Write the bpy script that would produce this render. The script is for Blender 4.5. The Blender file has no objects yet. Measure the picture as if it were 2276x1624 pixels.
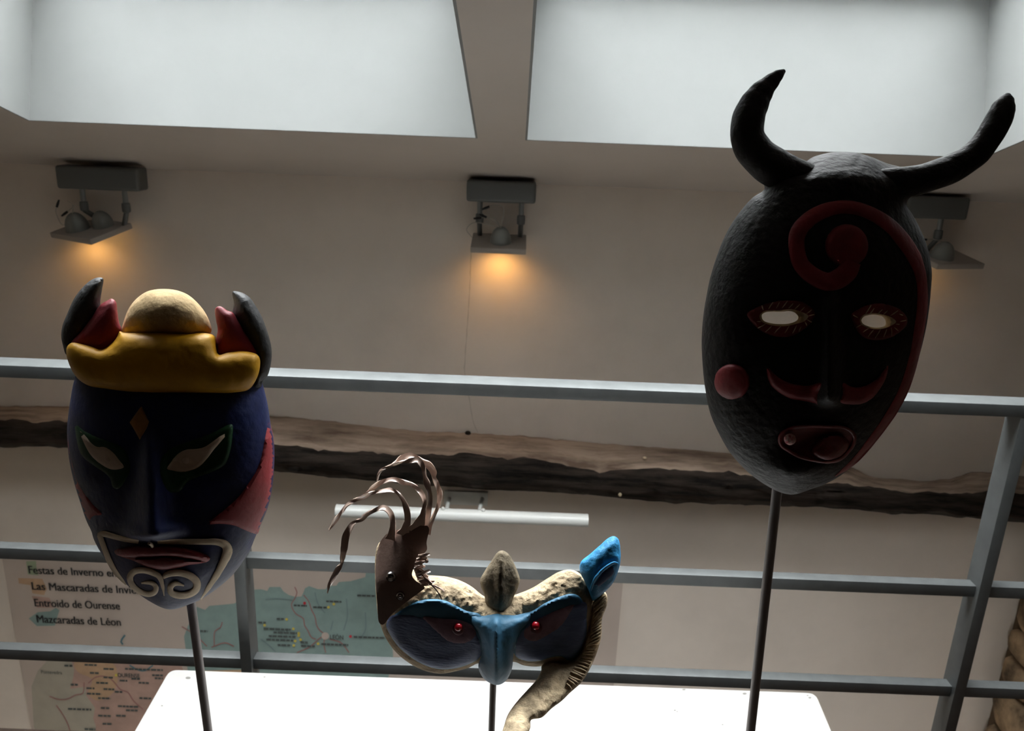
import bpy, bmesh, math, random
import numpy as np
from mathutils import Vector, Matrix, noise
from mathutils.geometry import delaunay_2d_cdt

random.seed(7)
rng = np.random.default_rng(7)
scn = bpy.context.scene
COL = scn.collection

# ------------------------------------------------------------------ camera
IW, IH = 2276.0, 1624.0
FPX = 1800.0
PITCH = math.radians(17.5)
ROLL = math.radians(2.25)
EYE = np.array([0.0, 0.0, 1.72])
_F = np.array([0, math.cos(PITCH), -math.sin(PITCH)])
_R0 = np.array([1.0, 0, 0])
_U0 = np.array([0, math.sin(PITCH), math.cos(PITCH)])
CR = math.cos(ROLL) * _R0 + math.sin(ROLL) * _U0
CU = -math.sin(ROLL) * _R0 + math.cos(ROLL) * _U0
cam_d = bpy.data.cameras.new('camera')
cam = bpy.data.objects.new('camera', cam_d)
COL.objects.link(cam)
cam.matrix_world = Matrix(((CR[0], CU[0], -_F[0], EYE[0]), (CR[1], CU[1], -_F[1], EYE[1]),
                           (CR[2], CU[2], -_F[2], EYE[2]), (0, 0, 0, 1)))
cam_d.sensor_fit = 'HORIZONTAL'
cam_d.sensor_width = 36.0
cam_d.lens = 36.0 * FPX / IW
cam_d.clip_start = 0.02
cam_d.clip_end = 60
cam_d.dof.use_dof = True
cam_d.dof.focus_distance = 0.95
cam_d.dof.aperture_fstop = 12.0
scn.camera = cam

# ------------------------------------------------------------------ world, exposure
world = bpy.data.worlds.new('overcast_sky')
scn.world = world
world.use_nodes = True
_bg = world.node_tree.nodes['Background']
_bg.inputs[0].default_value = (0.95, 0.985, 1.0, 1)
_bg.inputs[1].default_value = 3.2
scn.view_settings.view_transform = 'Standard'
scn.view_settings.look = 'None'
scn.view_settings.gamma = 1.0
scn.view_settings.exposure = 3.4
scn.view_settings.use_curve_mapping = False
scn.cycles.use_denoising = True
scn.cycles.max_bounces = 10
scn.cycles.diffuse_bounces = 7
scn.cycles.glossy_bounces = 3
scn.cycles.transparent_max_bounces = 8
scn.cycles.sample_clamp_indirect = 6.0

# ------------------------------------------------------------------ projection helpers
def ray(p):
    p = np.atleast_2d(np.asarray(p, float))
    return _F[None] * FPX + CR[None] * (p[:, :1] - IW / 2) - CU[None] * (p[:, 1:2] - IH / 2)
def at_y(x, y, D):
    d = ray((x, y))[0]
    return EYE + d * (D / d[1])
def at_z(x, y, Z):
    d = ray((x, y))[0]
    return EYE + d * ((Z - EYE[2]) / d[2])
def at_plane(x, y, P0, N):
    d = ray((x, y))[0]
    return EYE + d * (np.dot(P0 - EYE, N) / np.dot(d, N))

# ------------------------------------------------------------------ materials
def lin(c):
    c = c / 255.0
    return c / 12.92 if c <= 0.04045 else ((c + 0.055) / 1.055) ** 2.4
def rgb(r, g, b):
    return (lin(r), lin(g), lin(b), 1.0)
MATS = {}
def mat(name, col, rough=0.7, metal=0.0, spec=0.4, bump=0.0, bscale=60.0, vary=0.0, vscale=8.0, col2=None,
        detail=6.0, stretch=None, emit=None, estr=0.0, coat=0.0):
    if name in MATS: return MATS[name]
    m = bpy.data.materials.new(name)
    m.use_nodes = True
    nt = m.node_tree
    b = nt.nodes['Principled BSDF']
    b.inputs['Base Color'].default_value = rgb(*col)
    b.inputs['Roughness'].default_value = rough
    b.inputs['Metallic'].default_value = metal
    b.inputs['Specular IOR Level'].default_value = spec
    if coat: b.inputs['Coat Weight'].default_value = coat
    tc = nt.nodes.new('ShaderNodeTexCoord')
    mp = nt.nodes.new('ShaderNodeMapping')
    nt.links.new(tc.outputs['Object'], mp.inputs[0])
    if stretch: mp.inputs['Scale'].default_value = stretch
    if vary or col2:
        n = nt.nodes.new('ShaderNodeTexNoise')
        n.inputs['Scale'].default_value = vscale
        n.inputs['Detail'].default_value = detail
        n.inputs['Roughness'].default_value = 0.62
        nt.links.new(mp.outputs[0], n.inputs['Vector'])
        r = nt.nodes.new('ShaderNodeValToRGB')
        c2 = col2 if col2 else tuple(max(0, c * (1 - vary)) for c in col)
        r.color_ramp.elements[0].position = 0.36
        r.color_ramp.elements[1].position = 0.62
        r.color_ramp.elements[0].color = rgb(*c2)
        r.color_ramp.elements[1].color = rgb(*col)
        nt.links.new(n.outputs['Fac'], r.inputs[0])
        nt.links.new(r.outputs[0], b.inputs['Base Color'])
    if bump:
        n2 = nt.nodes.new('ShaderNodeTexNoise')
        n2.inputs['Scale'].default_value = bscale
        n2.inputs['Detail'].default_value = 5.0
        nt.links.new(mp.outputs[0], n2.inputs['Vector'])
        bp = nt.nodes.new('ShaderNodeBump')
        bp.inputs['Strength'].default_value = bump
        bp.inputs['Distance'].default_value = 0.004
        nt.links.new(n2.outputs['Fac'], bp.inputs['Height'])
        nt.links.new(bp.outputs[0], b.inputs['Normal'])
    if emit:
        b.inputs['Emission Color'].default_value = rgb(*emit)
        b.inputs['Emission Strength'].default_value = estr
    MATS[name] = m
    return m

PLASTER = mat('warm_plaster', (226, 214, 201), 0.9, spec=0.1, bump=0.08, bscale=90, vary=0.04, vscale=2.5)
CEILM = mat('ceiling_plaster', (194, 186, 178), 0.92, spec=0.1, bump=0.05, bscale=70, vary=0.03, vscale=2)
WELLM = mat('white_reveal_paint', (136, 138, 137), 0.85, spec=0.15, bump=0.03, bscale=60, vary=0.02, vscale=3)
WHITEWASH = mat('whitewash', (214, 206, 194), 0.9, spec=0.1, bump=0.06, bscale=60)
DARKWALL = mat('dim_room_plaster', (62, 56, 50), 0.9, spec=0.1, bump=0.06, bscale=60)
FLOORM = mat('brown_floorboards', (64, 50, 40), 0.6, bump=0.1, bscale=40, vary=0.25, vscale=6, stretch=(8, 1, 1))
STEEL = mat('grey_painted_steel', (92, 95, 95), 0.45, metal=0.35, spec=0.5, bump=0.05, bscale=120, vary=0.08, vscale=20)
ROD = mat('dark_steel_rod', (116, 110, 108), 0.4, metal=0.2, bump=0.03, bscale=200)
PLINTHM = mat('white_plinth_paint', (158, 156, 153), 0.65, spec=0.1, bump=0.03, bscale=50, vary=0.03, vscale=6)
SCUFF = mat('grey_scuff', (104, 101, 97), 0.8)
BLACKP = mat('black_clay_paint', (15, 16, 17), 0.6, spec=0.3, bump=0.5, bscale=130, vary=0.3, vscale=40)
REDP = mat('dark_red_paint', (140, 46, 52), 0.55, spec=0.35, bump=0.3, bscale=120, vary=0.15, vscale=30)
MAROON = mat('maroon_paint', (122, 40, 44), 0.5, spec=0.4, bump=0.25, bscale=120, vary=0.2, vscale=30)
CREAMC = mat('bare_cream_clay', (226, 208, 176), 0.9, spec=0.1, bump=0.6, bscale=140, vary=0.2, vscale=60)
BLUEP = mat('navy_blue_paint', (26, 38, 84), 0.55, spec=0.3, bump=0.25, bscale=120, vary=0.2, vscale=25)
CHARP = mat('charcoal_paint', (44, 45, 45), 0.6, spec=0.35, bump=0.4, bscale=130, vary=0.2, vscale=40)
REDEAR = mat('crimson_paint', (142, 44, 54), 0.55, spec=0.3, bump=0.3, bscale=110, vary=0.12, vscale=30)
REDCHEEK = mat('brick_red_paint', (152, 58, 62), 0.55, spec=0.3, bump=0.25, bscale=110, vary=0.1, vscale=30)
YELLOWP = mat('ochre_yellow_paint', (206, 152, 20), 0.55, spec=0.3, bump=0.2, bscale=110, vary=0.14, vscale=14)
CREAML = mat('cream_slip', (224, 208, 182), 0.85, spec=0.15, bump=0.4, bscale=110, vary=0.08, vscale=40)
BEIGEC = mat('beige_clay', (212, 184, 138), 0.85, spec=0.15, bump=0.5, bscale=90, vary=0.12, vscale=40)
GREENP = mat('dark_green_paint', (18, 62, 32), 0.6, spec=0.3, bump=0.2, bscale=110, vary=0.2, vscale=30)
EYEW = mat('cream_eye_paint', (206, 186, 164), 0.65, spec=0.3, bump=0.2, bscale=150, vary=0.06, vscale=40)
GOLDD = mat('tan_gold_paint', (176, 130, 76), 0.6, bump=0.3, bscale=150, vary=0.15, vscale=60)
RAWC = mat('raw_grey_clay', (188, 168, 138), 0.95, spec=0.1, bump=0.9, bscale=150, vary=0.25, vscale=50)
GREYC = mat('grey_speckled_clay', (128, 116, 96), 0.8, spec=0.2, bump=0.6, bscale=140, vary=0.3, vscale=35)
STRAWC = mat('straw_clay', (216, 194, 160), 0.95, spec=0.1, bump=0.9, bscale=120, vary=0.3, vscale=50)
TEALP = mat('teal_blue_paint', (56, 104, 132), 0.6, spec=0.3, bump=0.25, bscale=110, vary=0.15, vscale=20)
NAVYP = mat('slate_blue_paint', (92, 108, 148), 0.6, spec=0.3, bump=0.3, bscale=110, vary=0.2, vscale=18, stretch=(1, 1, 3))
PURPP = mat('dusky_purple_paint', (140, 114, 132), 0.7, spec=0.2, bump=0.25, bscale=110, vary=0.2, vscale=30)
SKYP = mat('sky_blue_paint', (56, 150, 206), 0.6, spec=0.3, bump=0.6, bscale=110, vary=0.2, vscale=30)
DEEPB = mat('deep_blue_paint', (26, 50, 96), 0.7, bump=0.3, bscale=110)
REDGLASS = mat('red_glass_bead', (190, 30, 44), 0.18, spec=0.8, coat=0.6)
DARKRED = mat('dark_red_ring', (82, 24, 40), 0.5)
LEATHER = mat('brown_leather', (118, 97, 87), 0.42, spec=0.5, bump=0.12, bscale=200, vary=0.1, vscale=20)
RIBBON = mat('shiny_brown_leather', (188, 164, 150), 0.26, spec=0.7, bump=0.08, bscale=120, coat=0.3)
CHROME = mat('snap_steel', (190, 190, 190), 0.22, metal=1.0)
PINKWHITE = mat('chipped_pink_clay', (240, 214, 208), 0.7, bump=0.9, bscale=300, col2=(204, 96, 104), vscale=200)
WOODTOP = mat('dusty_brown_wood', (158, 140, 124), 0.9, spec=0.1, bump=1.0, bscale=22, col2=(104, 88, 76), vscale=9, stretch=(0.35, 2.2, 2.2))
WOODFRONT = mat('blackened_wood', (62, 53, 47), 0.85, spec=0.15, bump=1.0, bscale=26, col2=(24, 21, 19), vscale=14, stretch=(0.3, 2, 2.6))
LAMPGREY = mat('grey_lamp_metal', (104, 106, 104), 0.5, spec=0.4, metal=0.3, bump=0.03, bscale=100)
LAMPPLATE = mat('beige_grey_lamp_plate', (156, 148, 140), 0.5, spec=0.4)
LAMPPOST = mat('satin_lamp_steel', (150, 154, 152), 0.35, metal=0.7)
LAMPDOME = mat('frosted_reflector_back', (136, 138, 134), 0.45, spec=0.5, metal=0.3)
BLACKPL = mat('black_plastic', (18, 18, 18), 0.5)
WIREM = mat('pale_wire', (170, 164, 152), 0.5)
WHITEMET = mat('white_lamp_enamel', (216, 218, 214), 0.35, spec=0.5)
MAPBASE = mat('map_paper', (192, 177, 165), 0.6, spec=0.25, bump=0.02, bscale=40, vary=0.03, vscale=4)
MAPTEAL = mat('map_teal_print', (140, 162, 156), 0.6, spec=0.25, vary=0.06, vscale=12)
MAPPINK = mat('map_pink_print', (186, 154, 140), 0.6, spec=0.25, vary=0.08, vscale=9)
MAPGREY = mat('map_grey_green_print', (174, 166, 150), 0.6, spec=0.25, vary=0.05, vscale=9)
MAPORANGE = mat('map_orange_print', (194, 160, 128), 0.6, spec=0.25, vary=0.08, vscale=9)
MAPGREEN = mat('map_green_print', (152, 164, 134), 0.6, spec=0.25)
INK = mat('black_ink', (30, 30, 32), 0.6)
INKSOFT = mat('soft_ink', (78, 84, 82), 0.6)
ROADM = mat('map_road_red', (158, 112, 108), 0.6)
ROADG = mat('map_road_grey', (112, 130, 132), 0.6)
DOTY = mat('map_dot_yellow', (206, 186, 84), 0.6)
DOTR = mat('map_dot_red', (190, 52, 64), 0.6)
RIVER = mat('map_river_blue', (84, 122, 132), 0.6)
CRACKM = mat('plaster_crack', (200, 188, 175), 0.9)
STONEM = mat('brown_rubble_stone', (168, 142, 112), 0.9, spec=0.1, bump=1.0, bscale=18, col2=(82, 70, 56), vscale=7)
TILEM = mat('pale_floor_tile', (214, 202, 184), 0.6, vary=0.04, vscale=3)
MORTAR = mat('earth_mortar', (96, 80, 64), 0.95, spec=0.05, bump=0.6, bscale=30)
FRAMEW = mat('white_window_frame', (214, 214, 212), 0.5)
BULB = mat('warm_bulb_glass', (255, 220, 150), 0.3, emit=(255, 196, 96), estr=0.35)
glass = bpy.data.materials.new('clear_pane'); glass.use_nodes = True
_nt = glass.node_tree; _nt.nodes.clear()
_o = _nt.nodes.new('ShaderNodeOutputMaterial'); _mx = _nt.nodes.new('ShaderNodeMixShader')
_t = _nt.nodes.new('ShaderNodeBsdfTransparent'); _g = _nt.nodes.new('ShaderNodeBsdfGlossy')
_fr = _nt.nodes.new('ShaderNodeFresnel'); _g.inputs['Roughness'].default_value = 0.03
_nt.links.new(_fr.outputs[0], _mx.inputs[0]); _nt.links.new(_t.outputs[0], _mx.inputs[1])
_nt.links.new(_g.outputs[0], _mx.inputs[2]); _nt.links.new(_mx.outputs[0], _o.inputs[0])

# ------------------------------------------------------------------ object helpers
ORG = {}
def thing(name, label, cat, loc, group=None):
    o = bpy.data.objects.new(name, None)
    o.empty_display_size = 0.05
    COL.objects.link(o)
    o.location = Vector(loc)
    ORG[o.name] = np.array(loc, float)
    o['label'] = label; o['category'] = cat
    if group: o['group'] = group
    return o
def tag(o, label=None, cat=None, kind=None, group=None):
    if label: o['label'] = label
    if cat: o['category'] = cat
    if kind: o['kind'] = kind
    if group: o['group'] = group
    return o
def obj(name, V, Fc, material, parent=None, smooth=True, sharp=48, label=None, kind=None, origin=None, mats=None, midx=None, fixn=True):
    V = np.asarray(V, float)
    org = np.zeros(3)
    if parent is not None: org = ORG[parent.name]
    elif origin is not None: org = np.asarray(origin, float)
    me = bpy.data.meshes.new(name)
    me.from_pydata([tuple(v) for v in (V - org)], [], [tuple(int(i) for i in f) for f in Fc])
    if fixn:
        bm = bmesh.new(); bm.from_mesh(me)
        bmesh.ops.recalc_face_normals(bm, faces=bm.faces)
        bm.to_mesh(me); bm.free()
    for m in (mats or [material]): me.materials.append(m)
    if midx is not None: me.polygons.foreach_set('material_index', np.asarray(midx, np.int32))
    if smooth:
        me.polygons.foreach_set('use_smooth', [True] * len(me.polygons))
        me.set_sharp_from_angle(angle=math.radians(sharp))
    me.update()
    o = bpy.data.objects.new(name, me)
    COL.objects.link(o)
    if parent is not None:
        o.parent = parent
    else:
        o.location = Vector(org)
    ORG[o.name] = org
    if label: o['label'] = label
    if kind: o['kind'] = kind
    return o
def box_data(c, h, M=None):
    c = np.asarray(c, float)
    v = np.array([[sx * h[0], sy * h[1], sz * h[2]] for sx in (-1, 1) for sy in (-1, 1) for sz in (-1, 1)], float)
    if M is not None: v = v @ np.asarray(M).T
    f = [(0, 1, 3, 2), (4, 6, 7, 5), (0, 4, 5, 1), (2, 3, 7, 6), (0, 2, 6, 4), (1, 5, 7, 3)]
    return v + c, f
class MB:
    def __init__(s): s.v = []; s.f = []; s.n = 0
    def add(s, V, F):
        s.v.append(np.asarray(V, float)); s.f += [tuple(i + s.n for i in f) for f in F]; s.n += len(V); return s
    def box(s, c, h, M=None): return s.add(*box_data(c, h, M))
    def bbox(s, lo, hi):
        lo = np.array(lo, float); hi = np.array(hi, float)
        return s.box((lo + hi) / 2, (hi - lo) / 2)
    def build(s, name, m, parent=None, **k): return obj(name, np.vstack(s.v), s.f, m, parent, **k)
def bev_box(name, c, h, m, parent=None, M=None, bev=0.004, seg=2, **k):
    V, F = box_data(c, h, M)
    o = obj(name, V, F, m, parent, **k)
    bm = bmesh.new(); bm.from_mesh(o.data)
    bmesh.ops.bevel(bm, geom=bm.edges[:], offset=bev, segments=seg, affect='EDGES', profile=0.6)
    bm.to_mesh(o.data); bm.free()
    o.data.polygons.foreach_set('use_smooth', [True] * len(o.data.polygons))
    o.data.set_sharp_from_angle(angle=math.radians(50))
    return o
def frame_from(t):
    t = t / np.linalg.norm(t)
    a = np.array([0, 0, 1.0]) if abs(t[2]) < 0.9 else np.array([0, 1.0, 0])
    n = np.cross(t, a); n /= np.linalg.norm(n)
    return t, n, np.cross(t, n)
def tube_data(P, r, seg=16, cap=True, jitter=0.0):
    P = np.asarray(P, float); n = len(P)
    r = np.broadcast_to(np.asarray(r, float), (n,)).copy()
    T = np.gradient(P, axis=0)
    T /= np.linalg.norm(T, axis=1)[:, None]
    _, N, B = frame_from(T[0])
    V = []
    for i in range(n):
        N = N - T[i] * np.dot(N, T[i]); N /= np.linalg.norm(N); B = np.cross(T[i], N)
        for k in range(seg):
            a = 2 * math.pi * k / seg
            rr = r[i]
            if jitter:
                q = P[i] * 45 + np.array([math.cos(a), math.sin(a), 0]) * 0.8
                rr *= 1 + jitter * noise.noise(Vector(q))
            V.append(P[i] + N * math.cos(a) * rr + B * math.sin(a) * rr)
    F = []
    for i in range(n - 1):
        for k in range(seg):
            a = i * seg + k; b = i * seg + (k + 1) % seg
            F.append((a, b, b + seg, a + seg))
    if cap:
        F.append(tuple(range(seg))[::-1]); F.append(tuple(range((n - 1) * seg, n * seg)))
    return np.array(V), F
def sphere_data(c, r, nu=16, nv=10, M=None):
    V = []; F = []
    for j in range(nv + 1):
        th = math.pi * j / nv
        for i in range(nu):
            ph = 2 * math.pi * i / nu
            V.append([math.sin(th) * math.cos(ph), math.sin(th) * math.sin(ph), math.cos(th)])
    for j in range(nv):
        for i in range(nu):
            a = j * nu + i; b = j * nu + (i + 1) % nu
            F.append((a, b, b + nu, a + nu))
    V = np.array(V) * np.asarray(r, float)
    if M is not None: V = V @ np.asarray(M).T
    return V + np.asarray(c, float), F
def revolve(c, prof, seg=24, axis=(0, 0, 1)):
    t, n, b = frame_from(np.array(axis, float))
    V = []; F = []
    for (r, z) in prof:
        for k in range(seg):
            a = 2 * math.pi * k / seg
            V.append(np.asarray(c) + t * z + (n * math.cos(a) + b * math.sin(a)) * r)
    m = len(prof)
    for i in range(m - 1):
        for k in range(seg):
            a = i * seg + k; d = i * seg + (k + 1) % seg
            F.append((a, d, d + seg, a + seg))
    F.append(tuple(range(seg))); F.append(tuple(range((m - 1) * seg, m * seg)))
    return np.array(V), F

# ------------------------------------------------------------------ 2-D outline helpers
def catmull(P, closed=True, step=5.0, vals=None):
    P = np.asarray(P, float); n = len(P)
    out = []; vo = []
    rngi = range(n if closed else n - 1)
    for i in rngi:
        if closed: p0, p1, p2, p3 = P[(i - 1) % n], P[i], P[(i + 1) % n], P[(i + 2) % n]
        else: p0, p1, p2, p3 = P[max(i - 1, 0)], P[i], P[i + 1], P[min(i + 2, n - 1)]
        L = np.linalg.norm(p2 - p1)
        k = max(1, int(round(L / step)))
        d01 = max(np.linalg.norm(p1 - p0), 1e-6) ** .5; d12 = max(L, 1e-6) ** .5; d23 = max(np.linalg.norm(p3 - p2), 1e-6) ** .5
        m1 = (p2 - p1) + d12 * ((p1 - p0) / d01 - (p2 - p0) / (d01 + d12)) if d01 > 1e-2 else (p2 - p1)
        m2 = (p2 - p1) + d12 * ((p3 - p2) / d23 - (p3 - p1) / (d12 + d23)) if d23 > 1e-2 else (p2 - p1)
        for j in range(k):
            t = j / k
            h = (2 * t**3 - 3 * t**2 + 1) * p1 + (t**3 - 2 * t**2 + t) * m1 + (-2 * t**3 + 3 * t**2) * p2 + (t**3 - t**2) * m2
            out.append(h)
            if vals is not None:
                s = t * t * (3 - 2 * t)
                vo.append(vals[i] * (1 - s) + vals[(i + 1) % n] * s)
    if not closed:
        out.append(P[-1])
        if vals is not None: vo.append(vals[-1])
    return (np.array(out), np.array(vo)) if vals is not None else np.array(out)
def linear(P, step=5.0):
    P = np.asarray(P, float); out = []
    for i in range(len(P)):
        a, b = P[i], P[(i + 1) % len(P)]
        k = max(1, int(np.linalg.norm(b - a) / step))
        for j in range(k): out.append(a + (b - a) * j / k)
    return np.array(out)
def inside(pts, poly):
    x, y = pts[:, 0], pts[:, 1]
    c = np.zeros(len(pts), bool)
    n = len(poly)
    for i in range(n):
        x1, y1 = poly[i]; x2, y2 = poly[(i + 1) % n]
        if y1 == y2: continue
        k = ((y1 > y) != (y2 > y)) & (x < (x2 - x1) * (y - y1) / (y2 - y1) + x1)
        c ^= k
    return c
def dist(pts, poly):
    best = np.full(len(pts), 1e9)
    n = len(poly)
    for i in range(n):
        a = poly[i]; b = poly[(i + 1) % n]; ab = b - a
        L = max(ab @ ab, 1e-9)
        t = np.clip(((pts - a) @ ab) / L, 0, 1)
        d = np.hypot(*(pts - (a + t[:, None] * ab)).T)
        np.minimum(best, d, out=best)
    return best

class Frame:
    """a mask's own plane: origin depth D on the room axis, normal W towards the visitor"""
    def __init__(s, cx, cy, D, tilt=8.0):
        s.O = at_y(cx, cy, D)
        a = math.radians(tilt)
        s.W = np.array([0, -math.cos(a), math.sin(a)])
    def P(s, px, w):
        d = ray(px)
        w = np.broadcast_to(np.asarray(w, float), (len(d),))
        t = (np.dot(s.O - EYE, s.W) + w) / (d @ s.W)
        return EYE + d * t[:, None]
class Dome:
    """smooth clay dome over an outline (membrane solve), plus modelled features"""
    def __init__(s, poly, H, base=0.0, h=6.0, extra=None, pw=0.5):
        s.poly = poly; s.H = H; s.base = base; s.extra = extra; s.h = h; s.pw = pw
        lo = poly.min(0) - 3 * h; hi = poly.max(0) + 3 * h
        nx = int((hi[0] - lo[0]) / h) + 1; ny = int((hi[1] - lo[1]) / h) + 1
        s.lo = lo; s.nx = nx; s.ny = ny
        X, Y = np.meshgrid(lo[0] + np.arange(nx) * h, lo[1] + np.arange(ny) * h)
        pts = np.stack([X.ravel(), Y.ravel()], 1)
        ins = inside(pts, poly).reshape(ny, nx)
        d = dist(pts, poly).reshape(ny, nx)
        u = np.where(ins, d * 20, 0.0)
        for it in range(900):
            v = np.zeros_like(u)
            v[1:-1, 1:-1] = 0.25 * (u[:-2, 1:-1] + u[2:, 1:-1] + u[1:-1, :-2] + u[1:-1, 2:] + h * h)
            u = np.where(ins, v, 0.0)
        g = np.where(ins & (d > h * 0.6), u / np.maximum(d, 1e-3), np.nan)
        for it in range(8):
            st = np.stack([np.roll(np.roll(g, a, 0), b, 1) for a in (-1, 0, 1) for b in (-1, 0, 1)])
            cnt = (~np.isnan(st)).sum(0)
            av = np.where(cnt > 0, np.nansum(st, 0) / np.maximum(cnt, 1), np.nan)
            g = np.where(np.isnan(g), av, g)
        g = np.nan_to_num(g)
        s.g = g; s.umax = u.max()
    def __call__(s, pts):
        pts = np.asarray(pts, float)
        ins = inside(pts, s.poly); d = dist(pts, s.poly)
        fx = np.clip((pts[:, 0] - s.lo[0]) / s.h, 0, s.nx - 1.001); fy = np.clip((pts[:, 1] - s.lo[1]) / s.h, 0, s.ny - 1.001)
        ix = fx.astype(int); iy = fy.astype(int); tx = fx - ix; ty = fy - iy
        g = s.g
        gv = g[iy, ix] * (1 - tx) * (1 - ty) + g[iy, ix + 1] * tx * (1 - ty) + g[iy + 1, ix] * (1 - tx) * ty + g[iy + 1, ix + 1] * tx * ty
        u = np.clip(gv * d / s.umax, 0, 1.2)
        w = s.base + np.where(ins, s.H * u ** s.pw, 0.0)
        if s.extra is not None: w = w + np.where(ins, np.clip(d / 40.0, 0, 1), 0) * s.extra(pts)
        return w
def cdt(poly, step, holes=(), rings=()):
    lo = poly.min(0); hi = poly.max(0)
    X, Y = np.meshgrid(np.arange(lo[0], hi[0], step), np.arange(lo[1], hi[1], step * 0.87))
    X = X + (np.arange(X.shape[0]) % 2)[:, None] * step * 0.5
    pts = np.stack([X.ravel(), Y.ravel()], 1)
    pts = pts[inside(pts, poly)]
    pts = pts[dist(pts, poly) > step * 0.55]
    for hp in holes:
        pts = pts[~inside(pts, hp)]; pts = pts[dist(pts, hp) > step * 0.45]
    # extra rings of points near the rim, where the dome rolls over
    ex = []
    n = len(poly)
    nrm = np.roll(poly, -1, 0) - np.roll(poly, 1, 0)
    nrm = np.stack([-nrm[:, 1], nrm[:, 0]], 1); nrm /= np.maximum(np.linalg.norm(nrm, axis=1), 1e-9)[:, None]
    for rr in rings:
        for sg in (1, -1):
            q = poly + nrm * rr * sg
            q = q[inside(q, poly)]
            if len(q): ex.append(q[dist(q, poly) > rr * 0.8])
    if ex:
        ex = np.vstack(ex)
        for hp in holes: ex = ex[~inside(ex, hp)]
        if len(pts):
            dd = dist(pts, poly)
            pts = pts[dd > max(rings) + step * 0.3]
        pts = np.vstack([pts, ex]) if len(pts) else ex
    loops = [poly] + list(holes)
    V = []; E = []
    for L in loops:
        b = len(V)
        V += [tuple(p) for p in L]
        E += [(b + i, b + (i + 1) % len(L)) for i in range(len(L))]
    nb = len(V)
    V += [tuple(p) for p in pts]
    vo, eo, fo, _, _, _ = delaunay_2d_cdt([Vector(v) for v in V], E, [], 0, 1e-4)
    vo = np.array([tuple(v) for v in vo]); fo = np.array([tuple(f) for f in fo if len(f) == 3])
    cen = vo[fo].mean(1)
    k = inside(cen, poly)
    for hp in holes: k &= ~inside(cen, hp)
    fo = fo[k]
    used = np.unique(fo); rm = -np.ones(len(vo), int); rm[used] = np.arange(len(used))
    return vo[used], rm[fo]
def boundary(F):
    e = {}
    for f in F:
        for a, b in ((f[0], f[1]), (f[1], f[2]), (f[2], f[0])):
            e[(a, b)] = e.get((a, b), 0) + 1
    return [(a, b) for (a, b) in e if (b, a) not in e]
def solid(name, fr, poly, wf, wb, m, parent, step=7.0, holes=(), rings=(), **k):
    px, F = cdt(poly, step, holes, rings)
    n = len(px)
    A = fr.P(px, wf(px)); B = fr.P(px, wb(px))
    Fc = [tuple(f) for f in F] + [(f[2] + n, f[1] + n, f[0] + n) for f in F]
    for a, b in boundary(F): Fc.append((b, a, a + n, b + n))
    return obj(name, np.vstack([A, B]), Fc, m, parent, **k)
def clay(px, amp, sc):
    return np.array([noise.noise(Vector((p[0] / sc, p[1] / sc, 3.1))) for p in px]) * amp
def patch(name, fr, S, pts, m, parent, off=0.003, r=8.0, step=6.0, curve=True, holes=(), sink=0.004, lift=0.0, **k):
    poly = catmull(pts, True, min(step, 4.0)) if curve else linear(pts, min(step, 4.0))
    def wf(px):
        d = dist(px, poly)
        t = np.clip(d / r, 0, 1)
        return S(px) + lift + off * np.sqrt(np.clip(1 - (1 - t) ** 2, 0, 1))
    return solid(name, fr, poly, wf, lambda px: S(px) - sink, m, parent, step, holes, **k)
def blob(name, fr, pts, H, base, m, parent, back=0.012, step=6.0, curve=True, amp=0.0008, depth=0.45, ramp=None, pw=0.5, **k):
    poly = catmull(pts, True, 4.0) if curve else linear(pts, 4.0)
    ramp = ramp or (lambda p: 0.0)
    D = Dome(poly, H, base, pw=pw)
    o = solid(name, fr, poly, lambda p: D(p) + clay(p, amp, 14) + ramp(p), lambda p: base - back - depth * (D(p) - base) + ramp(p), m, parent, step, rings=(1.5, 4.0), **k)
    return o, (lambda p: D(p) + ramp(p))
def stroke(name, fr, S, path, widths, h, m, parent, closed=False, seg=9, step=4.0, sink=0.002, lift=0.0, **k):
    P, Wd = catmull(path, closed, step, np.asarray(widths, float))
    T = np.gradient(P, axis=0)
    if closed: T = np.roll(P, -1, 0) - np.roll(P, 1, 0)
    T /= np.maximum(np.linalg.norm(T, axis=1), 1e-9)[:, None]
    N = np.stack([-T[:, 1], T[:, 0]], 1)
    ts = np.sin(np.linspace(-math.pi / 2, math.pi / 2, seg))
    px = (P[:, None, :] + N[:, None, :] * (Wd[:, None, None] / 2) * ts[None, :, None]).reshape(-1, 2)
    prof = np.sqrt(np.clip(1 - ts ** 2, 0, 1))
    sc = np.clip(Wd / max(Wd.max(), 1e-6), 0.25, 1)
    off = (lift + sc[:, None] * h * prof[None, :] - sink * (prof[None, :] < 1e-6)).ravel()
    V = fr.P(px, S(px) + off)
    n = len(P); F = []
    for i in range(n if closed else n - 1):
        j = (i + 1) % n
        for q in range(seg - 1):
            F.append((i * seg + q, i * seg + q + 1, j * seg + q + 1, j * seg + q))
    nv = len(V)
    Bk = fr.P(px, S(px) - sink - 0.002)      # closed underside, sunk into the clay
    V = np.vstack([V, Bk])
    for i in range(n if closed else n - 1):
        j = (i + 1) % n
        for q in range(seg - 1):
            F.append((nv + j * seg + q, nv + j * seg + q + 1, nv + i * seg + q + 1, nv + i * seg + q))
        F.append((i * seg, j * seg, nv + j * seg, nv + i * seg))
        F.append((i * seg + seg - 1, nv + i * seg + seg - 1, nv + j * seg + seg - 1, j * seg + seg - 1))
    return obj(name, V, F, m, parent, **k)
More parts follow.
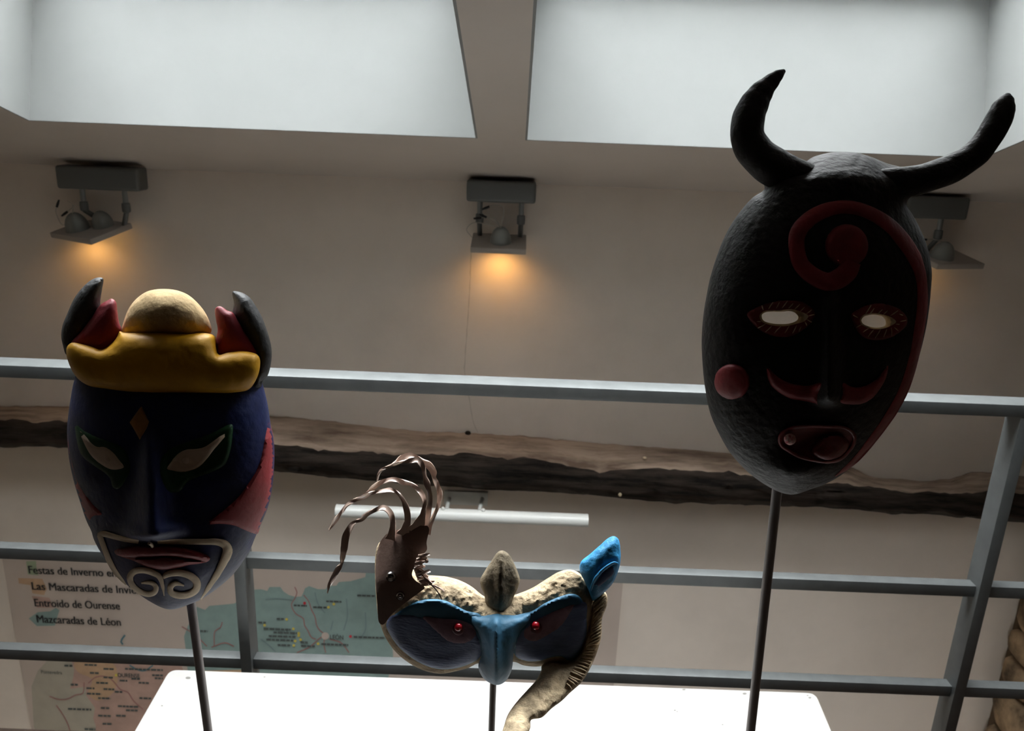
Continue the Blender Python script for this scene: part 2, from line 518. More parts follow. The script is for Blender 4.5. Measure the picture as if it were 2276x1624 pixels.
def ball(name, fr, S, x, y, rpx, m, parent, proud=0.6, flat=1.0, label=None):
    p = np.array([[x, y]]); w = S(p)
    c = fr.P(p, w)[0]
    rm = np.linalg.norm(fr.P(np.array([[x + rpx, y]]), w)[0] - c)
    c = c + fr.W * rm * (proud - 0.5)
    V, F = sphere_data(c, rm, 18, 12)
    if flat != 1.0:
        d = (V - c) @ fr.W
        V = V - np.outer(d * (1 - flat), fr.W)
    return obj(name, V, F, m, parent, label=label)
def ztrans(pts, ox, oy, sc):
    return [(ox + x / sc, oy + y / sc) for x, y in pts]
def circle(cx, cy, rx, ry=None, n=24):
    ry = ry or rx
    return [(cx + rx * math.cos(2 * math.pi * i / n), cy + ry * math.sin(2 * math.pi * i / n)) for i in range(n)]

# =================================================================== THE ROOM
WALL_D = 3.0
XL, XR = -2.35, 2.17
BACK = -1.6
SLOPE = math.tan(math.radians(17.0))
crease = at_y(1110, 406, WALL_D)[2]
def ceil_z(D): return crease + (WALL_D - D) * SLOPE
LOWER = -2.6
# far wall with the beam, map and spotlights
wall_back = MB().bbox((XL - 0.2, WALL_D, LOWER), (XR + 0.2, WALL_D + 0.2, crease + 0.25)).build('wall_back', PLASTER, smooth=False, kind='structure')
wl = MB().bbox((XL - 0.2, 1.0, LOWER), (XL, WALL_D, ceil_z(1.0) + 0.4)).build('wall_left', WHITEWASH, smooth=False, kind='structure')
MB().bbox((XL - 0.2, BACK - 0.2, LOWER), (XL, 1.0, ceil_z(BACK) + 0.4)).build('dimming_wall', DARKWALL, wl, smooth=False)  # unseen near part of left wall, darkened to keep the mask fronts dim
wall_right = MB().bbox((XR + 0.02, BACK - 0.2, LOWER), (XR + 0.25, WALL_D, ceil_z(BACK) + 0.4)).build('wall_right', MORTAR, smooth=False, kind='structure')
# wall behind the visitor, with a low window added to light the lower wall
LWX0, LWX1, LWZ0, LWZ1 = -0.42, 0.42, -1.6, -1.15
fw_ = MB()
for lo_, hi_ in (((XL - 0.2, LWZ1), (XR + 0.25, ceil_z(BACK) + 0.4)), ((XL - 0.2, LOWER - 0.1), (XR + 0.25, LWZ0)), ((XL - 0.2, LWZ0), (LWX0, LWZ1)), ((LWX1, LWZ0), (XR + 0.25, LWZ1))):
    fw_.bbox((lo_[0], BACK - 0.2, lo_[1]), (hi_[0], BACK, hi_[1]))
fw_.build('wall_front', DARKWALL, smooth=False, kind='structure')
f3 = MB()
for lo_, hi_ in (((LWX0, LWZ0), (LWX1, LWZ0 + 0.05)), ((LWX0, LWZ1 - 0.05), (LWX1, LWZ1)), ((LWX0, LWZ0 + 0.05), (LWX0 + 0.05, LWZ1 - 0.05)), ((LWX1 - 0.05, LWZ0 + 0.05), (LWX1, LWZ1 - 0.05))):
    f3.bbox((lo_[0], BACK - 0.15, lo_[1]), (hi_[0], BACK - 0.09, hi_[1]))
f3 = f3.build('window_3', FRAMEW, smooth=False, kind='structure')
MB().bbox((LWX0 + 0.05, BACK - 0.123, LWZ0 + 0.05), (LWX1 - 0.05, BACK - 0.117, LWZ1 - 0.05)).build('pane', glass, f3, smooth=False)
ld = bpy.data.lights.new('daylight_portal', 'AREA'); ld.shape = 'RECTANGLE'; ld.size = LWX1 - LWX0; ld.size_y = LWZ1 - LWZ0
ld.cycles.is_portal = True
lo = bpy.data.objects.new('daylight_portal', ld); COL.objects.link(lo)
lo.matrix_world = Matrix(((-1, 0, 0, 0), (0, 0, -1, BACK - 0.16), (0, -1, 0, (LWZ0 + LWZ1) / 2), (0, 0, 0, 1)))
FLOOR_EDGE = 1.86
MB().bbox((XL, BACK, -0.22), (XR, FLOOR_EDGE, 0)).build('floor', FLOORM, smooth=False, kind='structure')
MB().bbox((XL, BACK, LOWER - 0.1), (XR, WALL_D, LOWER)).build('floor_lower', TILEM, smooth=False, kind='structure')

# sloping ceiling with two skylight openings
cN = np.array([0, math.sin(math.radians(17.0)), math.cos(math.radians(17.0))])      # roof normal, outwards
cT = np.array([0, math.cos(math.radians(17.0)), -math.sin(math.radians(17.0))])     # down the slope, away from the visitor
cP = np.array([0, WALL_D, crease])
bl = at_plane(66, 268, cP, cN); br = at_plane(1057, 307, cP, cN)
bl2 = at_plane(1172, 313, cP, cN); br2 = at_plane(2192, 347, cP, cN)
lowY = (bl[1] + br[1] + bl2[1] + br2[1]) / 4
SKY_TOP = 1.17
def slope_pt(x, D, up): return np.array([x, D, ceil_z(D)]) + cN * up
WELL = 0.5
sky = [(bl[0], br[0]), (bl2[0], br2[0])]
TH = 0.12
cm = MB()
def slab(x0, x1, d0, d1, up0=0.0, up1=TH):
    c8 = []
    for x in (x0, x1):
        for D in (d0, d1):
            for u in (up0, up1): c8.append(slope_pt(x, D, u))
    cm.add(np.array(c8), [(0, 1, 3, 2), (4, 6, 7, 5), (0, 4, 5, 1), (2, 3, 7, 6), (0, 2, 6, 4), (1, 5, 7, 3)])
G = 0.006
slab(XL - 0.1, XR + 0.1, lowY + G, WALL_D + 0.15)
slab(XL - 0.1, XR + 0.1, BACK - 0.15, SKY_TOP - G)
slab(XL - 0.1, sky[0][0] - G, SKY_TOP - G, lowY + G)
slab(sky[0][1] + G, sky[1][0] - G, SKY_TOP - G, lowY + G)
slab(sky[1][1] + G, XR + 0.1, SKY_TOP - G, lowY + G)
ceiling = cm.build('ceiling', CEILM, smooth=False, kind='structure')
for i, (x0, x1) in enumerate(sky):
    e = 0.006
    wm = MB()
    def wall8(pts, thick):
        a = np.array(pts); t = np.array(thick)
        V = np.vstack([a, a + t])
        wm.add(V, [(0, 1, 2, 3), (7, 6, 5, 4), (0, 4, 5, 1), (1, 5, 6, 2), (2, 6, 7, 3), (3, 7, 4, 0)])
    z0 = 0.0
    def sp_(x, D, u): return slope_pt(x, D, u)
    wall8([sp_(x0 - e, lowY, z0), sp_(x1 + e, lowY, z0), sp_(x1 + e, lowY, WELL), sp_(x0 - e, lowY, WELL)], cT * e)
    wall8([sp_(x0 - e, SKY_TOP, z0), sp_(x1 + e, SKY_TOP, z0), sp_(x1 + e, SKY_TOP, WELL), sp_(x0 - e, SKY_TOP, WELL)], -cT * e)
    wall8([slope_pt(x0, SKY_TOP, z0), slope_pt(x0, lowY, z0), slope_pt(x0, lowY, WELL), slope_pt(x0, SKY_TOP, WELL)], np.array([-e, 0, 0]))
    wall8([slope_pt(x1, SKY_TOP, z0), slope_pt(x1, lowY, z0), slope_pt(x1, lowY, WELL), slope_pt(x1, SKY_TOP, WELL)], np.array([e, 0, 0]))
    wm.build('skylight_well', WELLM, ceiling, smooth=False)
    # the window on the roof: frame and pane
    fm = MB(); fw = 0.05
    def bar(xa, xb, da, db):
        c8 = [slope_pt(x, D, u) for x in (xa, xb) for D in (da, db) for u in (WELL, WELL + 0.05)]
        fm.add(np.array(c8), [(0, 1, 3, 2), (4, 6, 7, 5), (0, 4, 5, 1), (2, 3, 7, 6), (0, 2, 6, 4), (1, 5, 7, 3)])
    bar(x0 - 0.05, x1 + 0.05, SKY_TOP - 0.05, SKY_TOP + fw); bar(x0 - 0.05, x1 + 0.05, lowY - fw, lowY + 0.05)
    bar(x0 - 0.05, x0 + fw, SKY_TOP + fw, lowY - fw); bar(x1 - fw, x1 + 0.05, SKY_TOP + fw, lowY - fw)
    wf_ = fm.build('window_%d' % (i + 1), FRAMEW, smooth=False, kind='structure')
    q = [slope_pt(x0 + fw, SKY_TOP + fw, WELL + 0.02), slope_pt(x1 - fw, SKY_TOP + fw, WELL + 0.02),
         slope_pt(x1 - fw, lowY - fw, WELL + 0.02), slope_pt(x0 + fw, lowY - fw, WELL + 0.02)]
    q = np.array(q)
    obj('pane', np.vstack([q, q + cN * 0.006]), [(0, 1, 2, 3), (7, 6, 5, 4), (0, 4, 5, 1), (1, 5, 6, 2), (2, 6, 7, 3), (3, 7, 4, 0)], glass, wf_, smooth=False)
    # light portal in the roof window (guides daylight sampling, gives no light itself)
    ld = bpy.data.lights.new('daylight_portal', 'AREA'); ld.shape = 'RECTANGLE'
    Ls = np.linalg.norm(slope_pt(0, lowY, 0) - slope_pt(0, SKY_TOP, 0))
    ld.size = x1 - x0; ld.size_y = Ls
    ld.cycles.is_portal = True
    lo = bpy.data.objects.new('daylight_portal', ld); COL.objects.link(lo)
    ctr = slope_pt((x0 + x1) / 2, (lowY + SKY_TOP) / 2, WELL + 0.06)
    zx = Vector(cN); xx = Vector((1, 0, 0)); yx = zx.cross(xx)
    lo.matrix_world = Matrix(((xx[0], yx[0], zx[0], ctr[0]), (xx[1], yx[1], zx[1], ctr[1]), (xx[2], yx[2], zx[2], ctr[2]), (0, 0, 0, 1)))

# rubble stones of the right-hand wall, seen past the last rail
zz = -1.75
while zz < 0.1:
    hh = random.uniform(0.12, 0.22)
    dd = WALL_D - 0.01
    while dd > 2.0:
        ww = random.uniform(0.14, 0.32)
        if dd - ww < 1.95: ww = dd - 1.95
        if ww < 0.06: break
        V, F = sphere_data((0, 0, 0), 1, 12, 8)
        V = np.sign(V) * np.abs(V) ** 0.55
        V = V / np.abs(V).max(0)
        V = V * np.array([0.05, ww / 2 - 0.008, hh / 2 - 0.008])
        sd = random.random() * 50
        V = V * (1 + 0.16 * np.array([noise.noise(Vector((p[0] * 20 + sd, p[1] * 12, p[2] * 12))) for p in V]))[:, None]
        V = np.clip(V, [-0.06, -(ww / 2 - 0.006), -(hh / 2 - 0.006)], [0.06, ww / 2 - 0.006, hh / 2 - 0.006])
        obj('stone', V + np.array([XR + 0.03, dd - ww / 2, zz + hh / 2]), F, STONEM, wall_right)
        dd -= ww
    zz += hh

# hairline crack in the plaster
cp = [(1047, 560), (1044, 640), (1039, 720), (1034, 790), (1033, 830), (1043, 885), (1050, 930), (1062, 962)]
cV = []; cF = []
for i, (x, y) in enumerate(catmull(cp, False, 12)):
    wdt = 1.0 + 0.4 * math.sin(i * 2.1)
    jx = 1.6 * noise.noise(Vector((i * 0.7, 0, 0)))
    cV += [at_y(x - wdt + jx, y, WALL_D - 0.0012), at_y(x + wdt + jx, y, WALL_D - 0.0012)]
for i in range(len(cV) // 2 - 1): cF.append((2 * i, 2 * i + 1, 2 * i + 3, 2 * i + 2))
obj('crack', cV, cF, CRACKM, wall_back, smooth=False)

# =================================================================== RAILING
RD = 1.80
def rail_z(x, y): return at_y(x, y, RD)[2]
railing = thing('railing', 'grey steel railing of posts and horizontal bars behind the masks', 'railing', (0, RD + 0.03, 0))
hz = rail_z(1138, 855.5)     # front top edge of the handrail
bev_box('handrail', (0.5 * (XL + XR), RD + 0.03, hz - 0.0155), ((XR - XL) / 2 + 0.01, 0.031, 0.0155), STEEL, railing, bev=0.0025)
def fpt(x, y): return at_y(x, y, RD)
posts = [(0.5 * (fpt(523, 1300)[0] + fpt(545, 1300)[0])), 0.5 * (fpt(2199, 1220)[0] + fpt(2225, 1220)[0])]
r2 = at_y(1138, 1262, RD + 0.014)[2]
r3 = at_y(1138, 1487, RD + 0.014)[2]
for px_ in posts:
    bev_box('post', (px_, RD + 0.03, hz / 2 - 0.0155), (0.0145, 0.03, hz / 2 - 0.0155), STEEL, railing, bev=0.002)
xs = [XL + 0.005, posts[0] - 0.0145, posts[0] + 0.0145, posts[1] - 0.0145, posts[1] + 0.0145, XR + 0.005]
for zr in (r2, r3):
    for a, b in ((0, 1), (2, 3), (4, 5)):
        bev_box('rail', ((xs[a] + xs[b]) / 2, RD + 0.03, zr - 0.016), ((xs[b] - xs[a]) / 2, 0.016, 0.016), STEEL, railing, bev=0.002)

# =================================================================== PLINTH
PD = 1.70
PZ = at_y(1095, 1514, PD)[2]
A = at_z(378, 1488, PZ); B = at_z(1812, 1540, PZ)
A1 = at_z(300, 1624, PZ); B1 = at_z(1847, 1624, PZ)
def ext(p, q, D): return p + (q - p) * ((D - p[1]) / (q[1] - p[1]))
A2 = ext(A, A1, 0.7); B2 = ext(B, B1, 0.7)
plinth = thing('display_plinth', 'white painted plinth under the three mask stands', 'plinth', (float((A[0] + B[0]) / 2), 1.27, 0))
def rounded(pts, r):
    out = []
    n = len(pts)
    for i in range(n):
        p = np.array(pts[i][:2]); a = np.array(pts[i - 1][:2]) - p; b = np.array(pts[(i + 1) % n][:2]) - p
        a = a / np.linalg.norm(a); b = b / np.linalg.norm(b)
        for k in range(6):
            t = k / 5
            q0 = p + a * r; q2 = p + b * r
            out.append((1 - t) ** 2 * q0 + 2 * t * (1 - t) * p + t * t * q2)
    return np.array(out)
def prism(pts, z0, z1):
    n = len(pts)
    V = [(p[0], p[1], z0) for p in pts] + [(p[0], p[1], z1) for p in pts]
    F = [tuple(range(n))[::-1], tuple(range(n, 2 * n))] + [(i, (i + 1) % n, (i + 1) % n + n, i + n) for i in range(n)]
    return V, F
tp = rounded([A, B, B2, A2], 0.022)
V, F = prism(tp, PZ - 0.025, PZ)
ptop = obj('plinth_top', V, F, PLINTHM, plinth, sharp=30)
cen = tp.mean(0)
V, F = prism(cen + (tp - cen) * 0.985, 0.0, PZ - 0.025)
obj('plinth_body', V, F, PLINTHM, plinth, sharp=30)
for k, (x, y, s) in enumerate([(1800, 1550, 2.0), (1795, 1545, 1.2), (1655, 1541, 3.0), (1520, 1532, 2.4), (588, 1504, 1.4), (418, 1506, 3.6), (1500, 1578, 1.6), (1505, 1581, 1.2), (360, 1568, 1.3), (1606, 1610, 1.4)]):
    pts = [at_z(x + s * (1.6 + 0.6 * noise.noise(Vector((k, j, 0)))) * math.cos(j * 0.785), y + s * 0.7 * math.sin(j * 0.785), PZ) for j in range(8)]
    V = [(p[0], p[1], PZ - 0.0005) for p in pts] + [(p[0], p[1], PZ + 0.0004) for p in pts]
    obj('scuff', V, [tuple(range(8))[::-1], tuple(range(8, 16))] + [(j, (j + 1) % 8, (j + 1) % 8 + 8, j + 8) for j in range(8)], SCUFF, ptop)

# =================================================================== WOODEN BEAM on the far wall
beam_top = [(-260, 896), (-100, 900), (0, 902), (150, 903), (380, 912), (601, 924), (659, 928), (738, 936), (844, 949), (949, 959), (1054, 962), (1180, 970), (1303, 982), (1419, 991), (1535, 999), (1622, 1007), (1760, 1018), (1890, 1036), (1915, 1050), (1950, 1062), (2000, 1064), (2049, 1069), (2111, 1064), (2135, 1057), (2153, 1048), (2202, 1049), (2271, 1057), (2420, 1066)]
beam_mid = [(-260, 928), (0, 934), (150, 937), (380, 955), (601, 985), (750, 1003), (870, 1008), (1000, 1009), (1100, 1014), (1216, 1023), (1332, 1049), (1404, 1040), (1506, 1043), (1622, 1051), (1760, 1062), (1900, 1078), (2000, 1092), (2111, 1096), (2202, 1092), (2420, 1100)]
beam_bot = [(-260, 986), (0, 992), (145, 992), (380, 1018), (609, 1045), (712, 1057), (817, 1067), (923, 1075), (1081, 1088), (1187, 1091), (1303, 1098), (1448, 1114), (1550, 1118), (1709, 1121), (1870, 1130), (2000, 1141), (2074, 1142), (2172, 1151), (2271, 1159), (2420, 1168)]
def interp(L, x):
    L = np.array(L, float); return np.interp(x, L[:, 0], L[:, 1])
bx = np.arange(-240, 2400, 12.0)
V = []; nsec = 15
for x in bx:
    t, m, b = interp(beam_top, x), interp(beam_mid, x), interp(beam_bot, x)
    jt = 2.4 * noise.noise(Vector((x / 26, 1, 0))) + 1.5 * noise.noise(Vector((x / 9, 4, 0)))
    jm = 5.0 * noise.noise(Vector((x / 50, 2, 0))) + 3 * noise.noise(Vector((x / 17, 7, 0)))
    jb = 3.0 * noise.noise(Vector((x / 40, 3, 0))) + 2 * noise.noise(Vector((x / 12, 9, 0)))
    t += jt; m += jm; b += jb
    for k in range(nsec):
        if k < 6:
            u = k / 5; y = t + (m - t) * u; D = WALL_D - 0.005 - (0.135) * u ** 0.8
        else:
            u = (k - 5) / (nsec - 6); y = m + (b - m) * min(u / 0.88, 1); D = WALL_D - 0.14 - 0.02 * math.sin(u * math.pi)
            if u > 0.88: D = WALL_D - 0.0
        p = at_y(x, y, D)
        if 0 < k < nsec - 1:
            p = p + np.array([0, 1, 0.4]) * 0.012 * noise.noise(Vector((x / 60, k * 0.8, 5))) + np.array([0, 1, 0.3]) * 0.006 * noise.noise(Vector((x / 14, k * 1.3, 8)))
        p[1] = min(p[1], WALL_D - 0.001)
        V.append(p)
F = []; mi = []
nb_ = len(bx)
for i in range(nb_ - 1):
    for k in range(nsec):
        k2 = (k + 1) % nsec
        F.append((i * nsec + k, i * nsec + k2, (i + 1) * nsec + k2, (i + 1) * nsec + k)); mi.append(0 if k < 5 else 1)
F.append(tuple(range(nsec))); mi.append(1)
F.append(tuple(range((nb_ - 1) * nsec, nb_ * nsec))[::-1]); mi.append(1)
V = np.array(V)
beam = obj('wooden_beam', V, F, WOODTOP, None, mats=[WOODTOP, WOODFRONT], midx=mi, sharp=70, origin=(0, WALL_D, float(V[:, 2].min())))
tag(beam, 'long rough old timber beam on the plaster wall, brown above and blackened below', 'beam')
p = at_y(1040, 962, WALL_D - 0.012)
V, F = sphere_data(p, (0.012, 0.012, 0.009), 10, 6)
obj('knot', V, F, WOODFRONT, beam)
p = at_y(1378, 1099, WALL_D - 0.165)
V, F = sphere_data(p, (0.007, 0.006, 0.008), 10, 6)
obj('plaster_splash', V, F, CREAMC, beam)
p = at_y(1433, 1017, WALL_D - 0.10)
V, F = sphere_data(p, (0.008, 0.008, 0.004), 10, 6)
obj('plaster_splash', V, F, CREAMC, beam)

# =================================================================== SPOTLIGHTS under the ceiling
def spotlight(label, box_px, arm_dx, arm_len, plate_px, plate_half, yaw, tilt, domes, lit, wires, D=2.91, roll=0.0):
    (bx0, by0, bx1, by1) = box_px
    by0 += 4
    c = at_y((bx0 + bx1) / 2, (by0 + by1) / 2, D)
    s = np.linalg.norm(at_y((bx0 + bx1) / 2 + 1, (by0 + by1) / 2, D) - c)
    root = thing('spotlight', label, 'light', tuple(c))
    hw = (bx1 - bx0) / 2 * s; hh = (by1 - by0) / 2 * s
    hd = 0.04
    bev_box('housing', c, (hw, hd, hh), LAMPGREY, root, bev=0.012, seg=3)
    # wall bracket behind the housing
    mb = MB(); mb.bbox((c[0] - hw * 0.5, c[1] + hd - 0.004, c[2] - hh * 0.5), (c[0] + hw * 0.5, WALL_D, c[2] + hh * 0.5))
    mb.build('bracket', LAMPGREY, root, smooth=False)
    pc = at_y(plate_px[0], plate_px[1], D)
    Rz = np.array(Matrix.Rotation(math.radians(yaw), 3, 'Z')); Rx = np.array(Matrix.Rotation(math.radians(tilt), 3, 'X')); Ry = np.array(Matrix.Rotation(math.radians(roll), 3, 'Y'))
    M = Rz @ Ry @ Rx
    plate = bev_box('lamp_plate', pc, (plate_half[0], plate_half[1], 0.010), LAMPPLATE, root, M=M, bev=0.003)
    for dx in arm_dx:
        top = np.array([c[0] + dx * s, c[1], c[2] - hh + 0.002])
        mid = top + np.array([0, 0, -arm_len * s])
        V, F = tube_data([top, (top + mid) / 2, mid], 0.0095, 14)
        arm = obj('arm', V, F, LAMPPOST, root)
        V, F = revolve(mid + np.array([0, 0, -0.012]), [(0.004, 0.016), (0.014, 0.012), (0.015, 0.0), (0.014, -0.018), (0.008, -0.022)], 16)
        obj('joint', V, F, LAMPGREY, arm)
        # bracket from joint to the plate's back edge
        j0 = mid + np.array([0, 0, -0.03])
        off = np.linalg.inv(M) @ (j0 - pc)
        e = pc + M @ np.array([np.clip(off[0], -plate_half[0] + .012, plate_half[0] - .012), plate_half[1] * 0.75, 0.008])
        V, F = tube_data([j0, j0 * 0.5 + e * 0.5, e], 0.009, 10)
        obj('hinge', V, F, LAMPGREY, arm)
    for (ddx, ddy, r) in domes:
        dc = pc + M @ np.array([ddx, ddy, 0.008])
        prof = [(r * 1.06, 0.0), (r, 0.006)] + [(r * math.cos(a), 0.006 + 1.45 * r * math.sin(a)) for a in np.linspace(0.1, 1.32, 9)] + [(r * 0.16, 1.5 * r)]
        V, F = revolve(dc, prof, 22, axis=M @ np.array([0, 0, 1.0]))
        dm = obj('reflector', V, F, LAMPDOME, root)
        lc = pc + M @ np.array([ddx, ddy, -0.0098])
        V, F = sphere_data(lc, (r * 0.8, r * 0.8, 0.007), 16, 8, M)
        obj('bulb', V, F, BULB if lit else LAMPDOME, root)
        tip = dc + (M @ np.array([0, 0, 1.0])) * 1.5 * r
        for wpts, cl in wires:
            W_ = [tip] + [at_y(x, y, D - 0.03) for x, y in wpts]
            P3 = catmull(np.array(W_), False, 0.008)
            V, F = tube_data(P3, 0.0013, 6)
            wo = obj('wire', V, F, WIREM, root)
            if cl:
                a = P3[-1]; b2 = a + (P3[-1] - P3[-2]) / np.linalg.norm(P3[-1] - P3[-2]) * 0.028
                V, F = tube_data([a, (a + b2) / 2, b2], [0.0042, 0.0046, 0.003], 8)
                obj('connector', V, F, BLACKPL, wo)
        wires = []
    if lit:
        ld = bpy.data.lights.new('halogen_beam', 'SPOT')
        ld.energy = lit; ld.color = (1.0, 0.52, 0.15)
        ld.spot_size = math.radians(150); ld.spot_blend = 1.0; ld.shadow_soft_size = 0.02
        lo = bpy.data.objects.new('halogen_beam', ld); COL.objects.link(lo)
        lo.parent = root
        q = M @ np.array([domes[0][0], domes[0][1], -0.034])
        lo.location = Vector(pc + q - c)
        dirn = Vector((0.0, 0.32, -1.0)).normalized()
        lo.rotation_euler = dirn.to_track_quat('-Z', 'Y').to_euler()
    return root
spotlight('grey twin-bulb spotlight with skewed plate and loose wires above the blue horned mask', (137, 366, 318, 420), (-48, 46), 30,
          (203, 512), (0.118, 0.085), -30, 14, [(-0.035, -0.025, 0.040), (0.035, 0.03, 0.036)], 0.07,
          [([(160, 452), (150, 446)], False), ([(165, 455), (160, 462), (150, 470)], True), ([(140, 500), (124, 470), (126, 460)], True)])
spotlight('grey spotlight with its single bulb lit, in the middle of the far wall', (1038, 397, 1191, 448), (-47, 46), 30,
          (1109, 541), (0.098, 0.078), 0, 11, [(0.006, -0.012, 0.037)], 0.14,
          [([(1097, 490), (1082, 483)], True), ([(1118, 460), (1098, 456), (1088, 459)], True), ([(1100, 486), (1085, 483), (1070, 484)], True), ([(1052, 495), (1037, 510), (1050, 528)], False)])
spotlight('grey spotlight half hidden behind the black horned mask', (2004, 431, 2142, 484), (-44, 24), 28,
          (2102, 576), (0.098, 0.078), 14, 9, [(-0.03, -0.012, 0.038)], 0.01,
          [([(2075, 532), (2060, 532)], True)])

# =================================================================== PICTURE LIGHT above the map
LD = 2.80
e0 = at_y(747, 1127, LD); e1 = at_y(1306, 1165.5, LD)
e1[2] = e0[2] = (e0[2] + e1[2]) / 2
sc_ = np.linalg.norm(at_y(1010, 1150, LD) - at_y(1009, 1150, LD))
plight = thing('picture_light', 'long white tubular picture light on the wall over the map', 'light', tuple(at_y(1036, 1098, WALL_D)))
prof = []
hr = 15.0 * sc_
sec = [(math.cos(a) * hr * 1.1, math.sin(a) * hr) for a in np.linspace(-0.5, math.pi + 0.5, 15)]
V = []; F = []
for xx in (e0[0], e1[0]):
    for (yy, zz_) in sec: V.append((xx, LD + yy, e0[2] + zz_))
    for (yy, zz_) in sec[::-1]: V.append((xx, LD + yy * 0.86, e0[2] + zz_ * 0.86 - 0.0005))
n2 = len(sec) * 2
for k in range(n2): F.append((k, (k + 1) % n2, n2 + (k + 1) % n2, n2 + k))
F.append(tuple(range(n2))); F.append(tuple(range(n2, 2 * n2)))
shade = obj('shade', V, F, WHITEMET, plight)
for xx in (e0[0] + 0.004, e1[0] - 0.004):
    V = []
    for dx in (-0.004, 0.004):
        V += [(xx + dx, LD + yy * 1.02, e0[2] + zz_ * 1.02) for (yy, zz_) in sec]
    m_ = len(sec)
    F = [tuple(range(m_)), tuple(range(m_, 2 * m_))] + [(k, (k + 1) % m_, m_ + (k + 1) % m_, m_ + k) for k in range(m_)]
    obj('end_cap', V, F, WHITEMET, plight)
V, F = tube_data([(e0[0] + 0.03, LD, e0[2] - 0.004), ((e0[0] + e1[0]) / 2, LD, e0[2] - 0.004), (e1[0] - 0.03, LD, e0[2] - 0.004)], 0.008, 12)
obj('tube_lamp', V, F, WHITEMET, plight)
bp0 = at_y(988, 1086, WALL_D); bp1 = at_y(1084, 1112, WALL_D)
bev_box('back_plate', ((bp0[0] + bp1[0]) / 2, WALL_D - 0.008, (bp0[2] + bp1[2]) / 2 - 0.01), ((bp1[0] - bp0[0]) / 2, 0.008, 0.03), WHITEMET, plight, bev=0.003)
for x in (995, 1068):
    a = at_y(x + 4, 1108, WALL_D - 0.012); b = at_y(x - 2, 1133, LD); b[2] = e0[2] + hr * 0.9
    V, F = tube_data([a, a * 0.5 + b * 0.5 + np.array([0, 0, 0.004]), b], 0.0085, 12)
    arm = obj('arm', V, F, WHITEMET, plight)
    V, F = sphere_data(b + np.array([0.014 if x > 1000 else -0.014, 0, 0.004]), 0.008, 12, 8)
    obj('knob', V, F, WHITEMET, arm)

# =================================================================== WALL MAP
MD = WALL_D - 0.008
l0 = at_y(6, 1245, MD); r0 = at_y(1384, 1300, MD)
mtop = at_y(700, 1263, MD)[2]
lx = (at_y(6, 1245, MD)[0] + at_y(70, 1624, MD)[0]) / 2
wmap = thing('wall_map', 'large printed wall map with four lines of bold lettering', 'map', (float((lx + r0[0]) / 2), MD, -1.5))
MB().bbox((lx, MD, -1.5), (r0[0], WALL_D - 0.0005, mtop)).build('map_panel', MAPBASE, wmap, smooth=False)
def printed(name, pts, m, lay, label=None, curve=False):
    D = MD - 0.0006 * lay
    if curve: pts = catmull(pts, True, 8)
    Vf = [at_y(x, y, D) for x, y in pts]; n = len(Vf)
    return obj(name, Vf, [tuple(range(n))], m, wmap, smooth=False, label=label, fixn=False)
def printed_line(name, pts, w, m, lay):
    D = MD - 0.0006 * lay
    P = catmull(pts, False, 6)
    T = np.gradient(P, axis=0); T /= np.maximum(np.linalg.norm(T, axis=1), 1e-9)[:, None]
    N = np.stack([-T[:, 1], T[:, 0]], 1)
    V = []
    for p, n in zip(P, N): V += [at_y(*(p + n * w / 2), D), at_y(*(p - n * w / 2), D)]
    F = [(2 * i, 2 * i + 1, 2 * i + 3, 2 * i + 2) for i in range(len(P) - 1)]
    return obj(name, V, F, m, wmap, smooth=False, fixn=False)
printed('map_region', [(437, 1348), (456, 1355), (465, 1346), (489, 1344), (521, 1341), (545, 1322), (565, 1310), (580, 1309), (594, 1313), (599, 1304), (623, 1304), (630, 1314), (642, 1322), (657, 1326), (670, 1325), (674, 1317), (678, 1307), (687, 1302), (706, 1309), (724, 1309), (729, 1302), (748, 1301), (753, 1293), (780, 1291), (802, 1285), (812, 1282), (814, 1268), (875, 1270), (880, 1330), (868, 1400), (874, 1456), (860, 1520), (700, 1530), (420, 1520), (412, 1437), (409, 1414), (418, 1390)], MAPTEAL, 1, 'blue-green printed province')
printed('map_region', [(105, 1468), (158, 1466), (165, 1490), (162, 1508), (156, 1530), (190, 1526), (192, 1546), (200, 1557), (211, 1573), (207, 1596), (213, 1613), (211, 1660), (90, 1660), (75, 1613), (70, 1525), (84, 1490)], MAPGREY, 1, 'grey-green printed province')
printed('map_region', [(158, 1462), (399, 1468), (420, 1520), (410, 1660), (211, 1660), (213, 1613), (207, 1596), (211, 1573), (200, 1557), (192, 1546), (190, 1526), (156, 1530), (162, 1508), (165, 1490)], MAPPINK, 2, 'pink printed province')
printed('map_region', [(420, 1500), (450, 1490), (540, 1488), (545, 1510), (430, 1516)], MAPORANGE, 2)
printed('map_region', [(165, 1472), (250, 1474), (262, 1500), (250, 1540), (215, 1556), (196, 1540), (205, 1510), (172, 1492)], MAPORANGE, 3, curve=True)
printed('colour_key', [(58, 1247), (80, 1246), (81, 1262), (86, 1278), (62, 1276)], MAPGREEN, 1)
printed('colour_key', [(40, 1284), (94, 1286), (104, 1308), (98, 1322), (72, 1318), (68, 1300), (42, 1296)], MAPORANGE, 1)
printed('colour_key', [(70, 1324), (110, 1328), (118, 1350), (82, 1350)], MAPPINK, 1)
printed('colour_key', [(64, 1374), (84, 1360), (112, 1358), (124, 1350), (132, 1356), (128, 1368), (122, 1390), (82, 1391)], MAPTEAL, 1)
